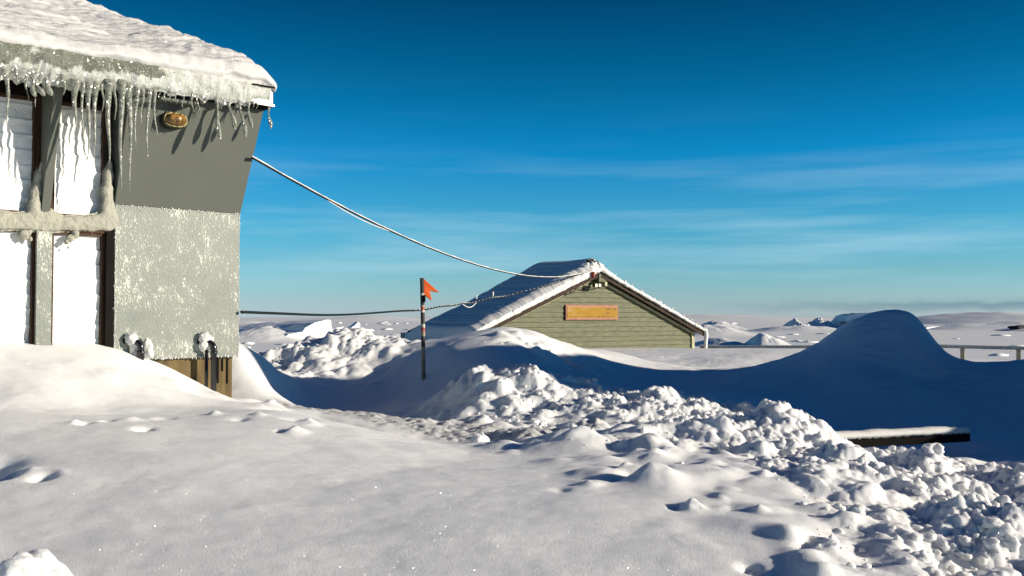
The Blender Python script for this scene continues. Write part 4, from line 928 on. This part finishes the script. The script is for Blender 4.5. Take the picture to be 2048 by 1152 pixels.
M['rail_wood'] = simple('pale weathered timber', (.42, .38, .24), .7, var=.25, scale=9)
def railing(a, b_, posts, label, snowy):
    t = thing('handrail', (a.x, a.y, H1(a.x, a.y)), label, 'railing', None)
    m = MB(); d = b_ - a; dn = Vector((d.y, -d.x, 0)).normalized(); m.box(a, d, -dn * .09, Vector((0, 0, -.05))); m.build('rail', M['metal'], t)
    m = MB(); m.box(a + Vector((0, 0, .002)), d, -dn * .09, Vector((0, 0, .025))); m.build('snow_strip', M['rime'], t, bevel=.01)
    for f_ in posts:
        c = a.lerp(b_, f_); m = MB(); m.box(c + Vector((0, 0, -.052)), d.normalized() * .09, -dn * .08, Vector((0, 0, -.9))); m.build('post', M['rail_wood'], t)
ra, rb = P(1780, 689, 23), P(2200, 699, 21)
railing(ra, rb, [(P(1912, 700, 22.5).x - ra.x) / (rb.x - ra.x), (P(2021, 700, 22).x - ra.x) / (rb.x - ra.x), (P(2130, 700, 21.5).x - ra.x) / (rb.x - ra.x)], 'snow topped handrail on square posts to the right of the big shaded drift', True)
ra, rb = P(1400, 693, 27), P(1700, 692.5, 25)
railing(ra, rb, [.2, .6], 'nearly buried handrail running right from the green hut corner', True)

# ------------------------------------------------------------------ far things on the sea ice
def seaY(v): return EYE * F / (v - 634.0)
def ice_block(profile, Y, depth, label, name='iceberg', cat='iceberg', seed=0, tilt=0.0, mat='berg', shear=0.3, yaw=0.75):
    """profile: outline of the block seen from the shore in photo pixels (closed, counter clockwise); it runs back by depth metres"""
    n = len(profile); um = min(p[0] for p in profile); front = [P(u, v, Y * (1 + yaw * (u - um) / F)) for u, v in profile]; bm = bmesh.new()
    layers = 5; rr = random.Random(seed); vs = []
    zmin = min(p.z for p in front)
    for k in range(layers + 1):
        t = k / layers; lay = []
        for p in front:
            h = (p.z - zmin); q = p + Vector((-shear * depth * t + rr.gauss(0, .04) * h * .3, depth * t, -h * tilt * t + rr.gauss(0, .03) * h))
            q.z = max(q.z, -0.6) if h > .01 else -.6
            lay.append(bm.verts.new(q))
        vs.append(lay)
    for k in range(layers):
        for i in range(n): bm.faces.new([vs[k][i], vs[k][(i + 1) % n], vs[k + 1][(i + 1) % n], vs[k + 1][i]])
    bm.faces.new(vs[0][::-1]); bm.faces.new(vs[-1]); bmesh.ops.triangulate(bm, faces=bm.faces)
    bmesh.ops.subdivide_edges(bm, edges=bm.edges, cuts=2, use_grid_fill=True)
    bm.verts.index_update(); co = np.array([v.co[:] for v in bm.verts]); sz = max(1.0, max(p.z for p in front) - zmin)
    no = fbm(co[:, 0] / sz * 1.6, co[:, 1] / sz * 1.6, co[:, 2] / sz * 1.6 + seed, oct=3, seed=seed + 200)
    for v, a_ in zip(bm.verts, no): v.co += Vector((a_ * sz * .06, a_ * sz * .06, a_ * sz * .05))
    m = MB(); m.v = [tuple(v.co) for v in bm.verts]; m.f = [tuple(v.index for v in f.verts) for f in bm.faces]; bm.free()
    o = m.build(name, M[mat], None, at=(front[0].x, front[0].y, 0)); return tag(o, label, cat)
def drift_hill(u0, u1, Y0_, vtop, depth, label, name='snow_hummock', cat='snow hill', seed=0, skew=.5, mat='snow_far', rough=.25, flatten=.7):
    xa, xb = P(u0, 634, Y0_).x, P(u1, 634, Y0_).x; zt__ = P(1024, vtop, Y0_).z; nx, ny = 110, 70
    X, Yg = np.meshgrid(np.linspace(xa, xb, nx), np.linspace(Y0_ - depth * .5, Y0_ + depth * .5, ny))
    U_ = (X - xa) / (xb - xa); V_ = (Yg - Y0_ + depth * .5) / depth
    su = np.where(U_ < skew, U_ / skew, (1 - U_) / (1 - skew)); sv = 1 - np.abs(V_ * 2 - 1)
    h = (sstep(0, 1, su) ** flatten) * (sstep(0, 1, sv) ** .6)
    k = 4.0 / (xb - xa); h = h * (1 + rough * fbm(U_ * 5 + seed, V_ * 5, oct=4, seed=seed + 300)) - .02
    Z = h * zt__; 
    o = grid_mesh(name, X, Yg, Z, M[mat]); return tag(o, label, cat)
B = 634
def blk(u0, u1, vt_, vb, seed, lean=0.0):
    rr = random.Random(seed); pr = [(u0, vb), (u1, vb)]; n = 5
    for i in range(n): t = 1 - i / (n - 1); pr.append((u0 + (u1 - u0) * (.14 + .72 * t + rr.uniform(-.06, .06)), vt_ + rr.uniform(0, .35) * (vb - vt_) * (0 if i == 1 else 1) + (vb - vt_) * abs(t - .6) * .5))
    return pr
ice_block([(548, 686), (664, 681), (665, 668), (662, 640), (655, 638.5), (630, 645), (612, 655), (606, 661), (578, 668)], seaY(684), 26, 'large wedge shaped iceberg with sheer bright face and snowy back, left of the flag', seed=2, tilt=.30, shear=1.2)
drift_hill(430, 660, seaY(680), 648, 60, 'smooth long snow hill left behind the wedge shaped iceberg, next to the building corner', seed=3, skew=.55)
drift_hill(300, 720, 420, 641, 90, 'pale distant snow rise behind the wedge shaped iceberg', seed=13, skew=.45)
ice_block(blk(492, 507, 661, 671, 5), seaY(676), 3, 'small white ice block beside the building corner, left of the wedge iceberg', 'ice_block', 'ice block', 5)
ice_block([(703, 658), (720, 658), (720, 647), (717, 644), (713, 648), (709, 652), (704, 654)], 420, 12, 'pointed little iceberg with a peaked top between wedge iceberg and flag', seed=6)
ice_block(blk(720, 752, 658, 664, 7), 420, 8, 'low flat ice slab just right of the pointed little iceberg', 'ice_block', 'ice block', 7)
ice_block(blk(666, 700, 653, 660, 8), 470, 8, 'long low ice slab touching the right side of the wedge iceberg', 'ice_block', 'ice block', 8)
for i, (u, v, wd_) in enumerate(((768, 653.5, 5), (776, 654, 6), (788, 654, 4), (810, 654, 8), (797, 654.6, 4))):
    ice_block(blk(u, u + wd_, v, v + 3, 30 + i), 700, 8, 'tiny white ice floe on the far horizon left of the flag pole', 'ice_floe', 'ice floe', 30 + i)['group'] = 'tiny ice floes on the horizon'
drift_hill(745, 830, seaY(674), 668, 40, 'low smooth drift on the ice between flag pole and lane', seed=9)
# right side
drift_hill(1330, 1520, 330, 648, 60, 'long low snow hill directly right of the green hut', seed=20, skew=.4)
drift_hill(1490, 1582, seaY(694), 667, 16, 'bright domed snow mound between the hut and the big shaded drift', seed=21, skew=.35, rough=.15, flatten=.45)
drift_hill(1380, 1500, seaY(691), 676, 30, 'flat bluish drift leaning against the bright domed mound', seed=22)
ice_block(blk(1541, 1572, 635, 642, 23), 1300, 20, 'jagged peaked ice ridge on the skyline, nearest to the hut', seed=23, yaw=0.4)
drift_hill(1560, 1625, 500, 641, 30, 'low rounded snow ridge right of the jagged peaked one', 'ice_ridge', seed=24, rough=.6, mat='snow_far')
drift_hill(1600, 1672, 560, 639, 30, 'dark sided snow ridge in the middle of the skyline row', 'ice_ridge', seed=25, rough=.7, skew=.6)
drift_hill(1650, 1700, 600, 640, 30, 'thin snow ridge at the left of the flat topped iceberg', 'ice_ridge', seed=26, rough=.6)
ice_block([(1688, 643), (1800, 645), (1796, 626), (1770, 624), (1715, 626), (1700, 630)], 560, 60, 'flat topped blue iceberg peeking out behind the big shaded drift', seed=27, tilt=.05, yaw=-1.6, shear=-.2)
for i, (u0, u1, Y, vt_, dp, sk) in enumerate(((1780, 2400, 900, 622, 400, .3), (1100, 1760, 1100, 630, 400, .45), (1840, 2150, 480, 643, 90, .6), (2000, 2500, 430, 641, 90, .5), (1500, 1700, 420, 650, 60, .5), (1395, 1480, 520, 640, 60, .4), (560, 900, 1300, 632.5, 300, .5))):
    drift_hill(u0, u1, Y, vt_, dp, ('broad white snow plateau on the horizon right of the big shaded drift', 'low white snow plateau on the horizon between hut and big shaded drift', 'low shaded snow shore beyond the handrail',
        'low snow shore cut off by the right edge of the photo', 'faint snow swell on the ice left of the big shaded drift', 'small snow rise on the skyline touching the hut roof', 'faint snow rise on the horizon behind the flag pole')[i], seed=40 + i, skew=sk, flatten=.5)
ice_block(blk(1848, 1890, 652, 659, 50), seaY(659), 8, 'white ice slab at the right flank of the big shaded drift', 'ice_block', 'ice block', 50)
ice_block(blk(1925, 1952, 638, 645, 51), 1000, 14, 'white jagged ice block on the shore above the handrail', 'ice_block', 'ice block', 51)
M['rock'] = simple('bare dark rock', (.03, .03, .035), .8)
for i, (u, v, w2) in enumerate(((1958, 652, 22), (2036, 650, 30))):
    ice_block(blk(u, u + w2, v, v + 6, 60 + i), 470 if i == 0 else 425, 6, ('small dark rock outcrop on the shore above the handrail', 'dark rock outcrop on the shore at the right edge of the photo')[i], 'rock_outcrop', 'rock', 60 + i, mat='rock')
# scattered lumps on the sea ice
rr = random.Random(9); m = MB()
for i in range(420):
    Y = math.exp(rr.uniform(math.log(90), math.log(1500))); x = rr.uniform(-.6, .75) * Y; r_ = rr.uniform(.3, 1.2) * (Y / 300) ** .5
    lump(m, (x, Y, 0), r_, (rr.uniform(1, 4), rr.uniform(1, 3), rr.uniform(.25, .7)), i, 1, .5)
tag(m.build('ice_rubble', M['snow_far'], None, smooth=True), 'scattered small ice lumps all over the frozen sea', 'ice', kind='stuff')

# ------------------------------------------------------------------ loose snow lumps in the shovelled bank
protos = []
for k in range(10):
    for sb_ in (2, 3):
        bm = bmesh.new(); bmesh.ops.create_icosphere(bm, subdivisions=sb_, radius=1.0)
        co = np.array([v.co[:] for v in bm.verts]); fs = np.array([[v.index for v in f.verts] for f in bm.faces]); bm.free()
        d = 1 + .75 * fbm(co[:, 0] * 1.6 + k * 5, co[:, 1] * 1.6 + k, co[:, 2] * 1.6 + k * 3, oct=4, seed=400 + k, gain=.7)
        protos.append((co * d[:, None] * np.array([1, rng.uniform(.7, 1.1), rng.uniform(.6, .95)]), fs))
N_ = 90000
us = rng.uniform(-0.25, 0.62, N_); Ys = np.exp(rng.uniform(math.log(3.2), math.log(15), N_)); xs = us * Ys
rg = np.clip(samp(RGH, xs, Ys), 0, 1); clump = .5 + .5 * fbm(xs * 1.9, Ys * 1.9, oct=2, seed=500)
keep = rng.uniform(0, 1, N_) < sstep(.35, 1.0, rg) * .30 * sstep(.2, .8, clump)
xs, Ys, rg = xs[keep], Ys[keep], rg[keep]; zs = height(xs, Ys); n_ = len(xs)
rad = .005 + .030 * rng.power(.22, n_); rad = np.minimum(rad * rng.uniform(.6, 1.4, n_), .045); 
V, Fc, off_ = [], [], 0
for i in range(n_):
    co, fs = protos[rng.integers(0, 10) * 2 + (1 if rad[i] > .018 else 0)]
    a_ = rng.uniform(0, 6.283); ca_, sa_ = math.cos(a_), math.sin(a_); c_ = co * rad[i]
    V.append(np.stack([c_[:, 0] * ca_ - c_[:, 1] * sa_ + xs[i], c_[:, 0] * sa_ + c_[:, 1] * ca_ + Ys[i], c_[:, 2] + zs[i] + rad[i] * rng.uniform(-.35, .3)], -1)); Fc.append(fs + off_); off_ += len(co)
V = np.concatenate(V); Fc = np.concatenate(Fc)
me = bpy.data.meshes.new('snow_rubble'); me.vertices.add(len(V)); me.vertices.foreach_set('co', V.astype(np.float32).ravel()); me.loops.add(Fc.size); me.loops.foreach_set('vertex_index', Fc.astype(np.int32).ravel())
me.polygons.add(len(Fc)); me.polygons.foreach_set('loop_start', np.arange(0, Fc.size, 3, dtype=np.int32)); me.polygons.foreach_set('use_smooth', np.ones(len(Fc), dtype=bool)); me.update(calc_edges=True); me.materials.append(M['snow_chunk'])
o = bpy.data.objects.new('snow_rubble', me); COL.objects.link(o); tag(o, 'countless loose snow lumps strewn over the shovelled bank', 'snow', kind='stuff'); print('rubble', n_, len(V))
# a few lumps one can single out
for i, (u, v, Y, r_, sc, lab) in enumerate(((54, 1130, 3.1, .105, (1.05, 1, .95), 'large rounded snow lump in the near left corner of the foreground'),
    (958, 858, 6.6, .062, (.9, .9, .9), 'single snow lump standing on the lane edge at the foot of the hollow'),
    (1866, 905, 6.2, .06, (1, 1, .9), 'cone shaped snow lump on top of the rubble bank under the beam end'),
    (1845, 1140, 3.5, .05, (1, 1, .9), 'pale snow lump at the lower right where smooth snow meets rubble'),
    (2000, 1135, 3.4, .09, (1.2, 1, .8), 'big rounded snow lump in the bottom right corner of the rubble'),
    (1086, 832, 7.6, .05, (.8, .8, 1.1), 'small upright snow lump sunlit in front of the shaded hollow'))):
    q = P(u, v, Y); z_ = H1(q.x, q.y); m = MB(); lump(m, (q.x, q.y, z_ + r_ * .1), r_, sc, 70 + i, 5, .5, 1.5)
    tag(m.build('snow_lump', M['snow_chunk'], None, smooth=True, at=(q.x, q.y, z_)), lab, 'snow lump')
